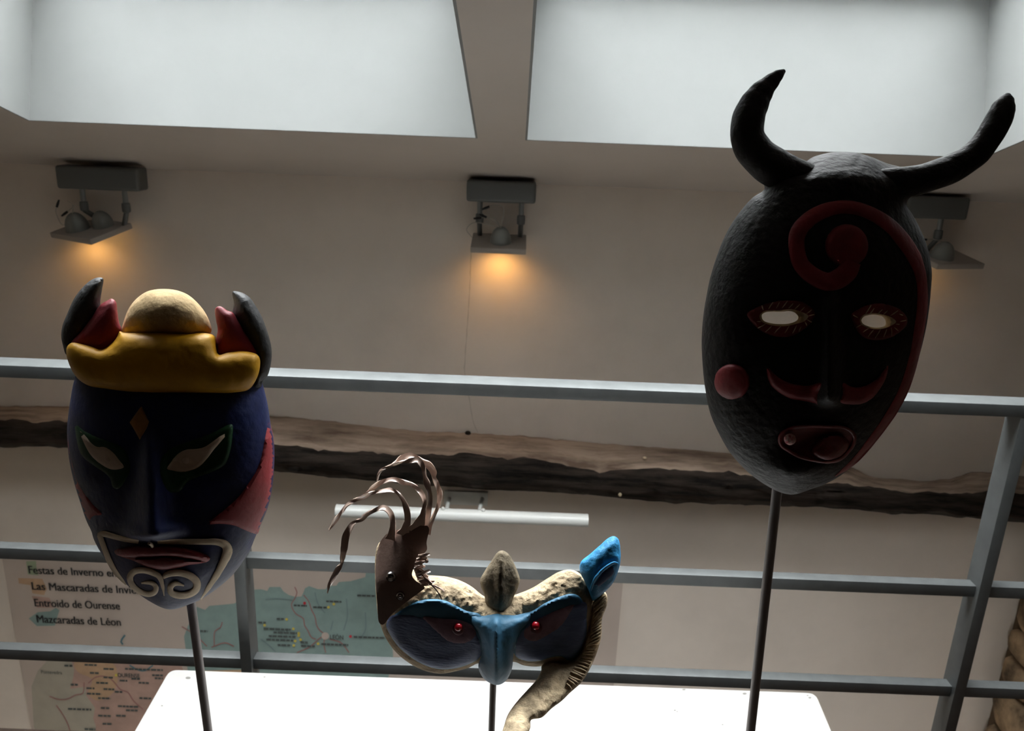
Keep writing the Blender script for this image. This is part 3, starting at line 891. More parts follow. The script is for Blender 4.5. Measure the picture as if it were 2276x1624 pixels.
for pts in ([(655, 1304), (660, 1316), (656, 1328), (648, 1342), (650, 1352), (658, 1364), (674, 1374), (677, 1390), (684, 1400), (692, 1416), (702, 1420)],
            [(675, 1322), (686, 1336), (692, 1354), (700, 1370), (704, 1390), (712, 1402), (722, 1408)],
            [(660, 1450), (690, 1436), (708, 1420), (722, 1410)], [(722, 1412), (720, 1432), (724, 1450)], [(732, 1420), (758, 1428), (776, 1450)],
            [(404, 1392), (424, 1404), (442, 1418), (460, 1436)], [(476, 1436), (478, 1402), (490, 1394), (494, 1382)], [(470, 1438), (500, 1428), (520, 1436)],
            [(110, 1547), (130, 1554), (150, 1553), (168, 1544), (184, 1540), (187, 1516)], [(125, 1567), (140, 1588), (152, 1612), (156, 1626)],
            [(196, 1518), (214, 1504), (240, 1504), (254, 1516), (268, 1532), (284, 1538), (296, 1556), (318, 1576)]):
    printed_line('road', pts, 2.2, ROADM, 4)
for pts in ([(700, 1316), (706, 1340), (722, 1362)], [(770, 1330), (772, 1370), (764, 1400)], [(812, 1360), (812, 1400), (800, 1420)], [(580, 1420), (600, 1436), (612, 1448)], [(590, 1332), (615, 1330), (650, 1334)], [(740, 1380), (735, 1400)]):
    printed_line('road', pts, 1.6, ROADG, 4)
printed_line('river', [(278, 1411), (271, 1420), (269, 1426), (273, 1432)], 4.0, RIVER, 4)
printed_line('river', [(288, 1478), (306, 1488), (322, 1490), (340, 1478)], 3.0, RIVER, 4)
for (x, y) in ((742, 1342), (730, 1349), (637, 1376), (588, 1389), (652, 1397), (664, 1407), (664, 1412), (668, 1421), (656, 1424), (653, 1434), (707, 1430), (258, 1500)):
    printed('place_dot', circle(x, y, 3.2, n=8), DOTY, 5)
for (x, y) in ((677, 1340), (779, 1414)):
    printed('place_dot', circle(x, y, 3.4, n=8), DOTR, 5)
printed('place_dot', circle(723, 1413, 8.5, n=14), MAPBASE, 5)
# blurred place names too small to read: short printed dashes
for (x0, x1, y) in ((653, 682, 1345), (696, 726, 1349), (725, 759, 1336), (794, 833, 1323), (615, 632, 1375), (574, 591, 1383), (586, 646, 1397), (608, 660, 1405), (597, 657, 1413), (592, 652, 1421), (617, 648, 1433), (668, 684, 1427), (669, 700, 1435), (714, 774, 1431), (786, 856, 1415),
                    (143, 161, 1479), (188, 215, 1477), (230, 254, 1486), (200, 220, 1495), (230, 251, 1505), (266, 283, 1512), (292, 312, 1508), (308, 331, 1517), (214, 240, 1517), (157, 173, 1521), (192, 210, 1529), (230, 254, 1531), (255, 273, 1537), (193, 226, 1541), (218, 246, 1551), (310, 336, 1551), (151, 203, 1575), (224, 243, 1573), (262, 307, 1569), (280, 306, 1578), (218, 246, 1590), (258, 280, 1590), (228, 248, 1608), (188, 212, 1620), (445, 462, 1402), (278, 362, 1486), (338, 362, 1500), (344, 362, 1507)):
    x = x0
    while x < x1:
        w_ = random.uniform(6, 12); xe = min(x + w_, x1)
        sl = 0.037
        printed('place_name', [(x, y - 2.2 + sl * (x - x0)), (xe, y - 2.2 + sl * (xe - x0)), (xe, y + 1.8 + sl * (xe - x0)), (x, y + 1.8 + sl * (x - x0))], INKSOFT, 5)
        x = xe + random.uniform(1.0, 2.0)
def lettering(text, x0, y0, x1, h, m, parent=wmap, bold=0.028):
    """printed text: left end of the baseline at (x0, y0), right end at x1, cap height h"""
    cu = bpy.data.curves.new('text', 'FONT'); cu.body = text; cu.size = 1.0; cu.resolution_u = 4
    to = bpy.data.objects.new('text', cu); COL.objects.link(to)
    bpy.context.view_layer.update()
    me = bpy.data.meshes.new_from_object(to.evaluated_get(bpy.context.evaluated_depsgraph_get()))
    co = np.empty(len(me.vertices) * 3); me.vertices.foreach_get('co', co); co = co.reshape(-1, 3)
    faces = [tuple(p.vertices) for p in me.polygons]
    bpy.data.objects.remove(to); bpy.data.curves.remove(cu); bpy.data.meshes.remove(me)
    D = MD - 0.0006 * 6
    a = at_y(x0, y0, D); b = at_y(x1, y0 + 0.0375 * (x1 - x0), D); c = at_y(x0, y0 - h, D)
    sx = (b[0] - a[0]) / (co[:, 0].max() - co[:, 0].min()); sz = (c[2] - a[2]) / 0.70
    V0 = np.stack([a[0] + (co[:, 0] - co[:, 0].min()) * sx, np.full(len(co), D), a[2] + co[:, 1] * sz], 1)
    V = []; fa = faces; faces = []
    for q, dx in enumerate((-bold, 0.0, bold) if bold else (0.0,)):      # heavier strokes: the letters struck three times side by side
        faces += [tuple(i + q * len(V0) for i in f) for f in fa]
        V.append(V0 + np.array([dx * sx, -0.0002 * q, 0]))
    V = np.vstack(V)
    return obj('lettering', V, faces, m, parent, smooth=False, fixn=False, label='printed words ' + text if len(text) > 8 else None)
lettering('Festas de Inverno en', 65, 1274, 259, 17, INK)
lettering('Las Mascaradas de Invierno', 72, 1310, 338, 17, INK)
lettering('Entroido de Ourense', 78, 1347, 267, 17, INK)
lettering('Mazcaradas de Léon', 83, 1383, 269, 17, INK)
lettering('Pontevedra', 92, 1496, 138, 7, INKSOFT, bold=0.012)
lettering('OURENSE', 262, 1504, 311, 9, INKSOFT, bold=0.02)
lettering('LEÓN', 734, 1420, 763, 10, INKSOFT, bold=0.02)

# =================================================================== MASK STANDS
def stand(label, p0, p1, D, wpx, topy):
    a = at_y(p0[0], p0[1], D); b = at_y(p1[0], p1[1], D)
    d = (b - a) / (b[2] - a[2])
    foot = a + d * (PZ - a[2])
    top = a + d * (at_y(p0[0], topy, D)[2] - a[2])
    root = thing('mask_stand', label, 'stand', tuple(foot), group=None)
    r = np.linalg.norm(at_y(p0[0] + wpx, p0[1], D) - a) / 2
    V, F = tube_data(np.linspace(foot + np.array([0, 0, 0.006]), top, 6), r, 20)
    obj('rod', V, F, ROD, root)
    V, F = revolve(foot, [(0.055, 0.0), (0.055, 0.006), (0.052, 0.008), (r * 1.6, 0.009), (r * 1.5, 0.02), (r, 0.021)], 32)
    obj('base', V, F, ROD, root)
    return top
LEFT_D, BLACK_D, MID_D = 0.90, 0.82, 0.88
stand('dark metal rod stand carrying the blue mask with yellow crown', (425.5, 1346), (462.5, 1624), LEFT_D + 0.035, 19.5, 1150)
stand('dark metal rod stand carrying the half mask with leather plume', (1096, 1520), (1092.5, 1624), MID_D + 0.03, 15, 1440)
stand('long dark metal rod stand carrying the black horned mask', (1726, 1100), (1668, 1624), BLACK_D + 0.04, 22, 960)

# =================================================================== BLUE MASK
fr = Frame(378, 1030, LEFT_D, 8)
mz = fr.P(np.array([[378, 1350]]), 0.0)[0]
M1 = thing('blue_mask', 'blue clay mask with yellow crown, black horns and cream scrolls on the chin', 'mask', tuple(mz))
out = catmull([(165, 845), (157, 885), (152, 920), (149, 955), (150.5, 992), (155, 1029), (165, 1073), (179, 1118), (192, 1157), (203, 1180), (208, 1197), (223, 1226), (238, 1248), (257, 1273), (277, 1295), (297, 1311), (317, 1326), (336, 1338), (360, 1350), (376, 1354), (395, 1352), (420, 1343), (440, 1335), (465, 1320), (494, 1298), (519, 1275), (541, 1246), (556, 1221), (567, 1194), (580, 1165), (595, 1128), (605, 1083), (609, 1041), (610, 1004), (608, 975), (602, 945), (596, 905), (589, 873), (580, 840), (560, 790), (480, 765), (370, 755), (260, 765), (185, 795)], True, 5)
def feat1(p):
    x, y = p[:, 0], p[:, 1]
    cx = 332 + (y - 960) * 0.035
    t = np.clip((y - 955) / 235, 0, 1)
    wd = 16 + 26 * t
    ridge = (0.008 + 0.036 * t) * np.exp(-((x - cx) / wd) ** 2) * np.clip((y - 940) / 40, 0, 1) * (1 / (1 + np.exp((y - 1199) / 3.2)))
    wing = 0.012 * np.exp(-(((x - 296) / 22) ** 2 + ((y - 1182) / 18) ** 2)) + 0.012 * np.exp(-(((x - 388) / 24) ** 2 + ((y - 1178) / 18) ** 2))
    wing *= 1 / (1 + np.exp((y - 1199) / 3.2))
    sock = -0.008 * np.exp(-(((x - 232) / 48) ** 2 + ((y - 1030) / 34) ** 2)) - 0.008 * np.exp(-(((x - 420) / 60) ** 2 + ((y - 1030) / 36) ** 2))
    muz = 0.010 * np.exp(-(((x - 355) / 120) ** 2 + ((y - 1260) / 70) ** 2))
    return ridge + wing + sock + muz
S1 = Dome(out, 0.082, 0.0, extra=feat1)
solid('face', fr, out, lambda p: S1(p) + clay(p, 0.0006, 12), lambda p: 0.72 * Dome.__call__(S1, p) - 0.016, BLUEP, M1, 6.0, rings=(1.2, 3.5))
crown_pts = [(149, 770), (147.5, 787), (153, 807), (161.6, 826), (176, 844), (198, 857), (235, 864), (285, 871), (334, 873.5), (395, 873.5), (469, 874), (518, 873), (553, 865), (568, 846), (577, 821), (578, 797), (571.6, 787), (555, 781), (536, 779), (506, 782), (486, 787), (481, 772), (478, 748), (457, 739), (408, 741), (371, 739), (309, 738), (272, 738), (266, 735), (257, 752), (238, 770), (223, 776), (206, 770), (184, 764), (160, 761)]
crown, SC = blob('crown', fr, crown_pts, 0.050, 0.048, YELLOWP, M1, back=0.05, depth=0.0, pw=0.28, label='yellow crown band')
blob('crown_dome', fr, [(271, 742), (276, 711), (287, 684), (304, 663), (326, 648), (346, 643), (371, 642), (395, 645.5), (418, 655), (440, 674), (457, 696), (467, 718), (470, 736), (455, 748), (408, 752), (371, 752), (310, 750)], 0.050, 0.035, BEIGEC, M1, back=0.02, depth=0.6, label='unpainted beige dome')
hl, SHL = blob('horn', fr, [(229, 618.5), (218, 616.5), (203, 622), (186, 636), (166, 661), (149, 698), (139, 723), (136, 748), (140, 768), (147, 788), (158, 790), (166, 770), (181, 745), (206, 718), (225, 690), (223, 676), (224, 661), (227, 642)], 0.022, 0.030, CHARP, M1, back=0.02, depth=0.5, label='black horn')
hr_, SHR = blob('horn', fr, [(517, 648), (533, 648.5), (553, 659), (568, 679), (583, 706), (592, 730), (601, 760), (604, 785), (602, 809), (595, 834), (584, 847), (581, 858), (556, 866), (560, 835), (560, 800), (555, 770), (540, 745), (524, 716), (517, 696), (520, 674)], 0.030, 0.026, CHARP, M1, back=0.02, depth=0.5, label='black horn')
blob('ear', fr, [(223, 677), (238, 668), (248, 663.5), (257.5, 670), (261, 693), (265, 718), (270, 731), (262, 765), (230, 785), (190, 778), (158, 764), (181, 736), (203, 706)], 0.020, 0.046, REDEAR, M1, back=0.02, depth=0.2, label='dark red ear')
blob('ear', fr, [(478, 686), (484, 681), (492, 681), (506, 690), (517, 694), (531, 716), (548, 743), (563, 767), (573, 790), (545, 796), (484, 796), (480, 757), (484, 733), (480, 711)], 0.018, 0.046, REDEAR, M1, back=0.02, depth=0.2, label='dark red ear')
patch('diamond', fr, S1, [(314, 901.5), (331.5, 937), (326, 952), (310.5, 977), (299.5, 957), (288, 938.5)], GOLDD, M1, 0.003, 7, 5, curve=False)
cheek_r = [(598, 939), (606, 962), (609, 1004), (608, 1041), (604, 1083), (594, 1128), (579, 1166), (572, 1186), (560, 1184), (543, 1177), (518, 1167), (489, 1164), (459, 1164), (474, 1152), (504, 1128), (531, 1103), (553, 1073), (568, 1049), (580, 1019), (590, 969)]
patch('cheek', fr, S1, cheek_r, REDCHEEK, M1, 0.004, 9, 6, sink=0.006, label='brick red cheek')
cheek_l = [(150.5, 965), (154, 1000), (160, 1029), (168, 1061), (182, 1088), (203, 1117), (226, 1143), (208, 1146), (201, 1153), (199, 1171), (192, 1155), (180, 1118), (166, 1073), (156, 1029), (151.2, 992)]
patch('cheek', fr, S1, cheek_l, REDCHEEK, M1, 0.003, 7, 5, sink=0.006, label='brick red cheek')
for gp, wp, pu in (([(167, 942), (184, 955), (211, 969), (237, 979), (263, 989), (279, 1002), (287, 1021), (290, 1039), (285, 1054), (272, 1078), (260, 1087), (250, 1081), (245, 1064), (233, 1051), (211, 1036), (186, 1017), (176, 1000), (171, 982), (168, 962)],
                    [(177, 958), (190, 968), (203, 984), (216, 992.5), (232, 993), (248, 1002), (263.5, 1019.7), (275.5, 1038), (261, 1043.4), (245, 1042.6), (224, 1031.5), (203, 1013), (190, 992)], (240.7, 1020, 6.5)),
                   ([(515.5, 943), (517, 966), (513, 997), (501, 1031), (480, 1045), (457, 1054), (420, 1068), (400, 1091), (383, 1094.5), (371, 1088), (362, 1071), (356, 1049), (356, 1029), (363, 1012), (373, 1002), (395, 989), (435, 976), (475, 960)],
                    [(506, 961.7), (493, 979), (475, 1000), (459, 1021), (443, 1037), (422, 1046), (403, 1048.7), (385, 1046), (371, 1041.6), (380, 1026), (395.5, 1008), (414, 998.6), (435, 997), (453.5, 993), (475, 979), (490, 968)], (414, 1022, 8.5))):
    g = patch('eye', fr, S1, gp, GREENP, M1, 0.003, 8, 6, label='dark green eye surround')
    patch('eye_white', fr, S1, wp, EYEW, g, 0.003, 8, 5, lift=0.0028, sink=0.002)
    ball('pupil', fr, lambda p: S1(p) + 0.0055, pu[0], pu[1], pu[2], EYEW, g, 0.6, 0.7)
patch('upper_lip', fr, S1, [(254, 1224), (277, 1216), (309, 1212.7), (346, 1212), (383, 1214), (425, 1221), (455, 1231), (467, 1240), (463, 1247), (440, 1246), (420, 1243), (371, 1237), (322, 1239.5), (290, 1238), (268, 1236), (257, 1231)], REDP, M1, 0.010, 11, 5)
patch('lower_lip', fr, S1, [(268, 1236), (290, 1238), (322, 1239), (371, 1236.6), (420, 1243), (462, 1247.5), (445, 1252), (418, 1256), (391, 1263), (363, 1266), (336, 1263), (317, 1256), (297, 1246)], REDP, M1, 0.007, 10, 5)
stroke('beard_line', fr, S1, [(308, 1204), (290, 1201), (272, 1197), (248, 1190.5), (230, 1186), (222, 1188), (225, 1199), (233, 1221), (243, 1246), (257, 1271), (270, 1287), (280, 1299)], [9, 10, 12, 13, 14, 13, 13, 13, 13, 11, 8, 3], 0.005, CREAML, M1, label='raised cream line')
stroke('beard_line', fr, S1, [(350, 1205), (395, 1203.6), (457, 1203.6), (482, 1204), (500, 1210), (506, 1222), (503, 1235), (496.5, 1249), (484, 1273), (467, 1300), (446, 1332)], [8, 13, 14, 16, 20, 23, 22, 19, 16, 12, 3], 0.006, CREAML, M1, label='raised cream line')
stroke('chin_scroll', fr, S1, [(364.7, 1324), (361, 1300), (354, 1281), (341, 1273), (317, 1267), (298, 1270), (289, 1282), (293, 1298), (307, 1312), (329, 1320), (343, 1316), (347, 1306), (341, 1297), (327, 1294), (314, 1295.5)], [2, 9, 13, 14, 14, 15, 15, 14, 13, 13, 13, 12, 11, 9, 4], 0.005, CREAML, M1, label='raised cream scroll')
stroke('chin_scroll', fr, S1, [(362, 1284), (370, 1277), (395, 1272.5), (422, 1279), (437, 1293), (436, 1309), (420, 1320.5), (396, 1322.5), (380, 1316), (379, 1304), (390, 1296.5), (409, 1301)], [8, 14, 16, 17, 18, 17, 16, 16, 15, 14, 11, 4], 0.005, CREAML, M1, label='raised cream scroll')
V, F = tube_data(fr.P(np.array([(331, 1207), (336, 1209), (339, 1214)]), S1(np.array([(331, 1200), (336, 1202), (339, 1206)])) + 0.004), 0.0018, 8)
obj('string_end', V, F, CREAML, M1)

# =================================================================== BLACK HORNED MASK
fr = Frame(1815, 730, BLACK_D, 6)
mz = fr.P(np.array([[1760, 1096]]), 0.0)[0]
M2 = thing('black_mask', 'black clay mask with curved horns and a red spiral on the forehead', 'mask', tuple(mz))
out = catmull([(1699, 420), (1673, 439), (1646, 469), (1623, 502), (1606, 536), (1590, 579), (1578, 619), (1570, 659), (1564, 695), (1559.6, 750), (1561, 801), (1567, 861), (1579, 919), (1597, 961), (1621, 1003), (1652, 1039), (1685, 1066.6), (1721, 1088), (1748, 1097.6), (1769, 1098), (1799, 1088), (1830, 1077), (1863, 1060), (1890, 1039), (1915, 1012), (1941, 985), (1968, 949), (1992, 916), (2011, 879), (2029, 837), (2047, 777), (2059, 725), (2066.5, 674), (2070, 635), (2071.5, 610), (2069, 585), (2059, 542), (2042, 502), (2026, 473), (2015, 456), (2020, 442), (2050, 415), (2048, 388), (2005, 372), (1972, 363), (1939, 349.5), (1906, 340), (1872, 337), (1839, 340), (1806, 349.5), (1784, 362), (1740, 362), (1704, 376), (1696, 400)], True, 5)
def feat2(p):
    x, y = p[:, 0], p[:, 1]
    t = np.clip((y - 640) / 240, 0, 1)
    nose = (0.006 + 0.028 * t) * np.exp(-((x - 1843) / (15 + 9 * t)) ** 2) * np.clip((y - 620) / 40, 0, 1) / (1 + np.exp((y - 897) / 3.5))
    sock = -0.007 * np.exp(-(((x - 1736) / 70) ** 2 + ((y - 712) / 40) ** 2)) - 0.007 * np.exp(-(((x - 1952) / 55) ** 2 + ((y - 716) / 40) ** 2))
    chin = 0.014 * np.exp(-(((x - 1775) / 70) ** 2 + ((y - 1055) / 34) ** 2))
    mouth = -0.012 * np.exp(-(((x - 1818) / 75) ** 2 + ((y - 985) / 32) ** 2))
    brow = 0.010 * np.exp(-((y - 395) / 34) ** 2) * np.exp(-((x - 1870) / 130) ** 2)
    return nose + sock + chin + mouth + brow
S2 = Dome(out, 0.085, 0.0, extra=feat2)
hole_l = catmull([(1693, 700), (1699, 694.5), (1712, 692.5), (1736, 692.5), (1757, 691.5), (1767, 695), (1774.5, 704), (1772, 711), (1757, 718), (1733, 719.8), (1709, 717), (1696, 711)], True, 4)
hole_r = catmull([(1914.5, 711), (1920, 703.5), (1932, 700), (1945, 699.3), (1960, 702.5), (1968, 712), (1967.5, 723), (1951, 727.8), (1929, 724.5), (1918, 719)], True, 4)
RIM_L = [(1688, 702), (1697, 692), (1711, 689.5), (1736, 689), (1760, 687), (1779, 692), (1797, 702), (1789, 713), (1768, 720), (1742, 725), (1712, 722), (1694, 715)]
RIM_R = [(1911, 711), (1918, 700.5), (1932, 696.5), (1948, 696), (1966, 699.5), (1983, 706), (1992, 715), (1980, 724), (1958, 731), (1930, 728.5), (1915, 721)]
solid('face', fr, out, lambda p: S2(p) + clay(p, 0.0011, 9), lambda p: 0.72 * S2(p) - 0.016, BLACKP, M2, 6.0, holes=(catmull(RIM_L, True, 4), catmull(RIM_R, True, 4)), rings=(1.2, 3.5))
def px_tube(name, pts, rad, ws, m, parent, jit=0.08, **k):
    P, R_ = catmull(pts, False, 8, np.asarray(rad, float)); _, W_ = catmull(pts, False, 8, np.asarray(ws, float))
    P3 = fr.P(P, W_)
    mpp = np.linalg.norm(fr.P(P + np.array([[1, 0]]), W_) - P3, axis=1)
    V, F = tube_data(P3, R_ * mpp, 22, True, jit)
    return obj(name, V, F, m, parent, **k)
px_tube('horn', [(1830, 400), (1770, 394), (1717, 370), (1680, 340), (1661, 303), (1664, 263), (1675, 233), (1690, 208), (1711, 185), (1731, 166), (1743.5, 157)], [30, 40, 43, 40, 37, 37, 33, 27, 19, 12, 4], [0.03, 0.03, 0.03, 0.028, 0.026, 0.024, 0.022, 0.02, 0.018, 0.016, 0.015], BLACKP, M2)
px_tube('horn', [(1950, 402), (2022, 402), (2072, 391), (2122, 371), (2165, 343), (2197, 305), (2220, 266), (2230, 240), (2237, 221), (2240, 210)], [28, 33, 33, 31.5, 30, 28, 28, 25, 16, 6], [0.03, 0.03, 0.03, 0.028, 0.026, 0.024, 0.022, 0.02, 0.018, 0.016], BLACKP, M2)
disc = circle(1882, 546, 48)
patch('spiral_disc', fr, S2, disc, REDP, M2, 0.005, 20, 6, label='red disc at the spiral centre')
stroke('spiral', fr, S2, [(1893, 580), (1884, 602), (1866, 618), (1839, 626), (1806, 612), (1780, 586), (1771, 552), (1773, 519), (1793, 492), (1826, 471), (1862, 461), (1899, 462), (1939, 476), (1979, 502), (2006, 532), (2029, 566), (2044, 602), (2050, 640), (2050, 680), (2044, 726), (2035, 777), (2023, 825), (2007, 870), (1984, 913), (1962, 946), (1935, 982), (1908, 1015), (1881, 1040), (1857, 1058)],
       [44, 46, 46, 42, 40, 38, 37, 38, 36, 34, 31, 31, 31, 33, 35, 33, 27, 24, 25, 24, 22, 22, 22, 22, 20, 18, 15, 10, 3], 0.006, REDP, M2, seg=11, label='raised red spiral band running down one side')
eyes = [([(1660.5, 697), (1682, 683), (1715, 671), (1751, 667), (1781, 670), (1802, 682), (1811.5, 695), (1805.5, 713), (1781, 736), (1757, 747), (1733, 749), (1703, 741), (1679, 725.6), (1664, 707.5)], hole_l,
         RIM_L, (1736, 706)),
        ([(1891.5, 700), (1911, 685), (1941, 674.5), (1971, 676), (2001, 688), (2016.5, 707), (2015, 722.5), (1996, 741), (1971, 753), (1944, 756), (1920, 750), (1905, 735), (1896, 717)], hole_r,
         RIM_R, (1945, 714))]
for k, (al, hp, rim, cc) in enumerate(eyes):
    al_p = al
    e = patch('eye', fr, S2, al_p, MAROON, M2, 0.003, 7, 5, holes=(catmull(rim, True, 4),), label='maroon almond eye with cut opening')
    # bare clay rim around the opening, rolling back into the hole
    rim_p = catmull(rim, True, 4)
    def wf(p, hp=hp):
        d = dist(p, hp)
        return S2(p) + 0.003 - 0.016 * np.clip(1 - d / 12.0, 0, 1)
    solid('eye_rim', fr, rim_p, wf, lambda p: 0.72 * S2(p) - 0.016, CREAMC, e, 4.0, holes=(hp,))
    scr = [(306, 162, 322, 222), (445, 122, 388, 208), (527, 122, 484, 200), (628, 106, 556, 200), (700, 136, 640, 200), (785, 146, 716, 212), (845, 182, 786, 240), (935, 216, 866, 268), (968, 276, 890, 296), (935, 374, 876, 340), (872, 420, 846, 368), (804, 428, 772, 496), (744, 412, 692, 516), (650, 420, 592, 514), (548, 424, 462, 514), (430, 420, 348, 498), (352, 396, 254, 448), (298, 366, 240, 366)] if k == 0 else \
          [(1686, 158, 1614, 272), (1726, 196, 1656, 286), (1832, 212, 1770, 274), (1894, 228, 1836, 282), (2026, 228, 1926, 296), (2090, 290, 2040, 270), (2130, 350, 2050, 366), (2050, 402, 1996, 398), (2030, 484, 1978, 440), (1944, 550, 1940, 440), (1886, 456, 1844, 562), (1810, 456, 1736, 576), (1722, 466, 1646, 560), (1658, 452, 1580, 504), (1576, 400, 1500, 440), (1520, 316, 1460, 286)]
    for (a, b, c_, d_) in scr:
        q = [(1640 + a / 5.69, 650 + b / 5.69), (1640 + (a + c_) / 11.38 + random.uniform(-1, 1), 650 + (b + d_) / 11.38), (1640 + c_ / 5.69, 650 + d_ / 5.69)]
        stroke('scratch', fr, S2, q, [1.6, 2.8, 1.6], 0.0008, CREAMC, e, seg=5, lift=0.0026, sink=0.0)
patch('cheek_spot', fr, S2, circle(1627, 848, 39.5), REDP, M2, 0.006, 22, 5, label='round red cheek spot')
patch('moustache', fr, S2, [(1705, 806.5), (1713.5, 822), (1733, 840), (1760, 852), (1796, 857), (1825, 850), (1818, 876), (1816, 892), (1822, 902), (1811, 896), (1781, 890), (1757, 885.5), (1733, 873), (1715, 858), (1706, 837)], REDP, M2, 0.006, 12, 5)
patch('moustache', fr, S2, [(1874, 851), (1896, 860), (1923, 857), (1950, 840), (1965, 822), (1974, 811), (1970, 837), (1956, 864), (1938, 885.5), (1914, 897.6), (1890, 898.5), (1868, 894), (1873, 876)], REDP, M2, 0.006, 12, 5)
mo = patch('mouth', fr, S2, [(1728.6, 976), (1736, 958), (1757, 947), (1796, 943), (1842, 944), (1875, 946), (1896, 955), (1904.5, 973), (1900, 991), (1887, 1009), (1869, 1024), (1842, 1030), (1811, 1027), (1775, 1018), (1748, 1003), (1733, 991)], MAROON, M2, 0.003, 10, 5)
stroke('lip', fr, S2, [(1733, 976), (1740, 961), (1759, 951), (1796, 947.5), (1842, 948), (1874, 950), (1892, 959), (1899.5, 974), (1895, 990), (1883, 1006), (1867, 1019), (1842, 1025), (1811, 1022), (1777, 1014), (1752, 1000), (1738, 990)], [9] * 16, 0.005, MAROON, mo, closed=True, lift=0.002)
patch('tongue', fr, S2, [(1800, 1004), (1808, 985), (1826, 970), (1850, 964), (1875, 968), (1888, 982), (1884, 1000), (1868, 1016), (1843, 1024), (1818, 1020)], MAROON, mo, 0.014, 24, 5, lift=0.002)
ball('tooth', fr, lambda p: S2(p) + 0.010, 1755, 975, 13, PINKWHITE, mo, 0.75, 0.9, label='chipped pinkish tooth')

# =================================================================== HALF MASK WITH LEATHER PLUME
fr = Frame(1085, 1380, MID_D, 8)
mz = fr.P(np.array([[1100, 1520]]), 0.0)[0]
M3 = thing('half_mask', 'clay half mask with blue eye panels, blue ear and brown leather plume', 'mask', tuple(mz))
out = catmull([(846, 1203), (837, 1218), (833, 1254), (834, 1290), (836, 1325), (840, 1366), (847, 1392), (857, 1417), (880, 1449), (911, 1474), (943, 1490), (980, 1496.5), (1014, 1491), (1043, 1483), (1063, 1474), (1100, 1482), (1141, 1470), (1163, 1478), (1191, 1481), (1215, 1478), (1243, 1475), (1268, 1476), (1290, 1452), (1306, 1418), (1316, 1383), (1322, 1346), (1312, 1308), (1290, 1275), (1268, 1265.5), (1243, 1270), (1220, 1283), (1183, 1306), (1146, 1321), (1110, 1332), (1077, 1325), (1048, 1303), (1020, 1288.6), (991, 1281), (971, 1279), (940, 1276), (915, 1262), (890, 1230), (866, 1206)], True, 5)
def feat3(p):
    x, y = p[:, 0], p[:, 1]
    lens = -0.009 * np.exp(-(((x - 962) / 80) ** 4 + ((y - 1415) / 60) ** 4)) - 0.009 * np.exp(-(((x - 1228) / 66) ** 4 + ((y - 1405) / 56) ** 4))
    nose = 0.012 * np.exp(-((x - 1106) / 34) ** 2)
    return lens + nose
S3 = Dome(out, 0.052, 0.0, extra=feat3)
solid('frame', fr, out, lambda p: S3(p) + clay(p, 0.0026, 10) + clay(p, 0.0018, 4.5), lambda p: 0.6 * S3(p) - 0.014, RAWC, M3, 5.0, rings=(1.2, 3.5))
lens_l = [(858.6, 1386), (877, 1366), (903, 1348.6), (928.6, 1336), (957, 1331), (988.6, 1334), (1014, 1346), (1037, 1357), (1068, 1366), (1080, 1400), (1076, 1440), (1069, 1457), (1057, 1468.6), (1020, 1483), (980, 1487), (946, 1478.6), (917, 1463), (886, 1437), (866, 1408.6)]
lens_r = [(1130, 1400), (1136, 1370), (1154, 1365), (1183, 1357), (1211, 1340), (1243, 1326), (1271, 1319), (1288.6, 1326), (1300, 1348.6), (1304, 1383), (1303, 1411), (1288.6, 1446), (1271, 1466), (1263, 1467), (1248.6, 1458.6), (1226, 1460), (1200, 1468), (1171, 1468.6), (1148.6, 1460), (1138, 1440)]
navy_l = [(859.5, 1386), (869, 1369), (917, 1366), (945, 1373), (991, 1375), (1037, 1386), (1057, 1403), (1068, 1431), (1068, 1456), (1056, 1467), (1020, 1481.5), (980, 1485.5), (946, 1477), (917, 1461.5), (887, 1436), (867, 1408)]
navy_r = [(1302, 1339), (1303, 1383), (1302, 1411), (1287.6, 1445), (1271, 1464), (1263, 1465), (1248.6, 1457), (1226, 1458.5), (1200, 1466.5), (1171, 1467), (1149, 1458), (1146, 1431), (1157, 1406), (1177, 1384), (1220, 1361), (1277, 1343)]
pur_l = [(940, 1371), (980, 1374), (1026, 1378.6), (1051, 1391), (1058, 1411), (1046, 1425), (1026, 1431), (997, 1426), (974, 1408), (954, 1389)]
pur_r = [(1163, 1406), (1183, 1384), (1220, 1364), (1248, 1352), (1277, 1344), (1266, 1366), (1248, 1391), (1220, 1411), (1186, 1426), (1166, 1418)]
for lp, np_, pp, pu in ((lens_l, navy_l, pur_l, (1019, 1394)), (lens_r, navy_r, pur_r, (1191, 1391))):
    e = patch('eye_panel', fr, S3, lp, TEALP, M3, 0.0025, 6, 5, lift=0.0028, label='teal and slate blue eye panel')
    patch('lower_panel', fr, S3, np_, NAVYP, e, 0.0016, 5, 5, lift=0.0048)
    patch('eye_shadow', fr, S3, pp, PURPP, e, 0.0014, 9, 5, lift=0.006)
    ball('eye_ring', fr, lambda p: S3(p) + 0.0075, pu[0], pu[1] + 4, 14, DARKRED, e, 0.5, 0.3)
    ball('pupil', fr, lambda p: S3(p) + 0.0085, pu[0], pu[1] - 2, 9.5, REDGLASS, e, 0.7, 1.0, label='red glass bead')
nose_p = [(1037, 1357), (1068, 1365), (1106, 1362.5), (1154, 1365), (1185, 1357), (1177, 1383), (1158, 1406), (1147, 1431), (1141, 1457), (1139, 1480), (1134, 1497), (1123, 1514), (1106, 1522), (1086, 1516), (1071.5, 1503), (1063, 1480), (1069, 1457), (1068, 1434), (1058, 1405), (1042, 1384)]
npoly = catmull(nose_p, True, 4)
DN = Dome(npoly, 0.046, 0.0)
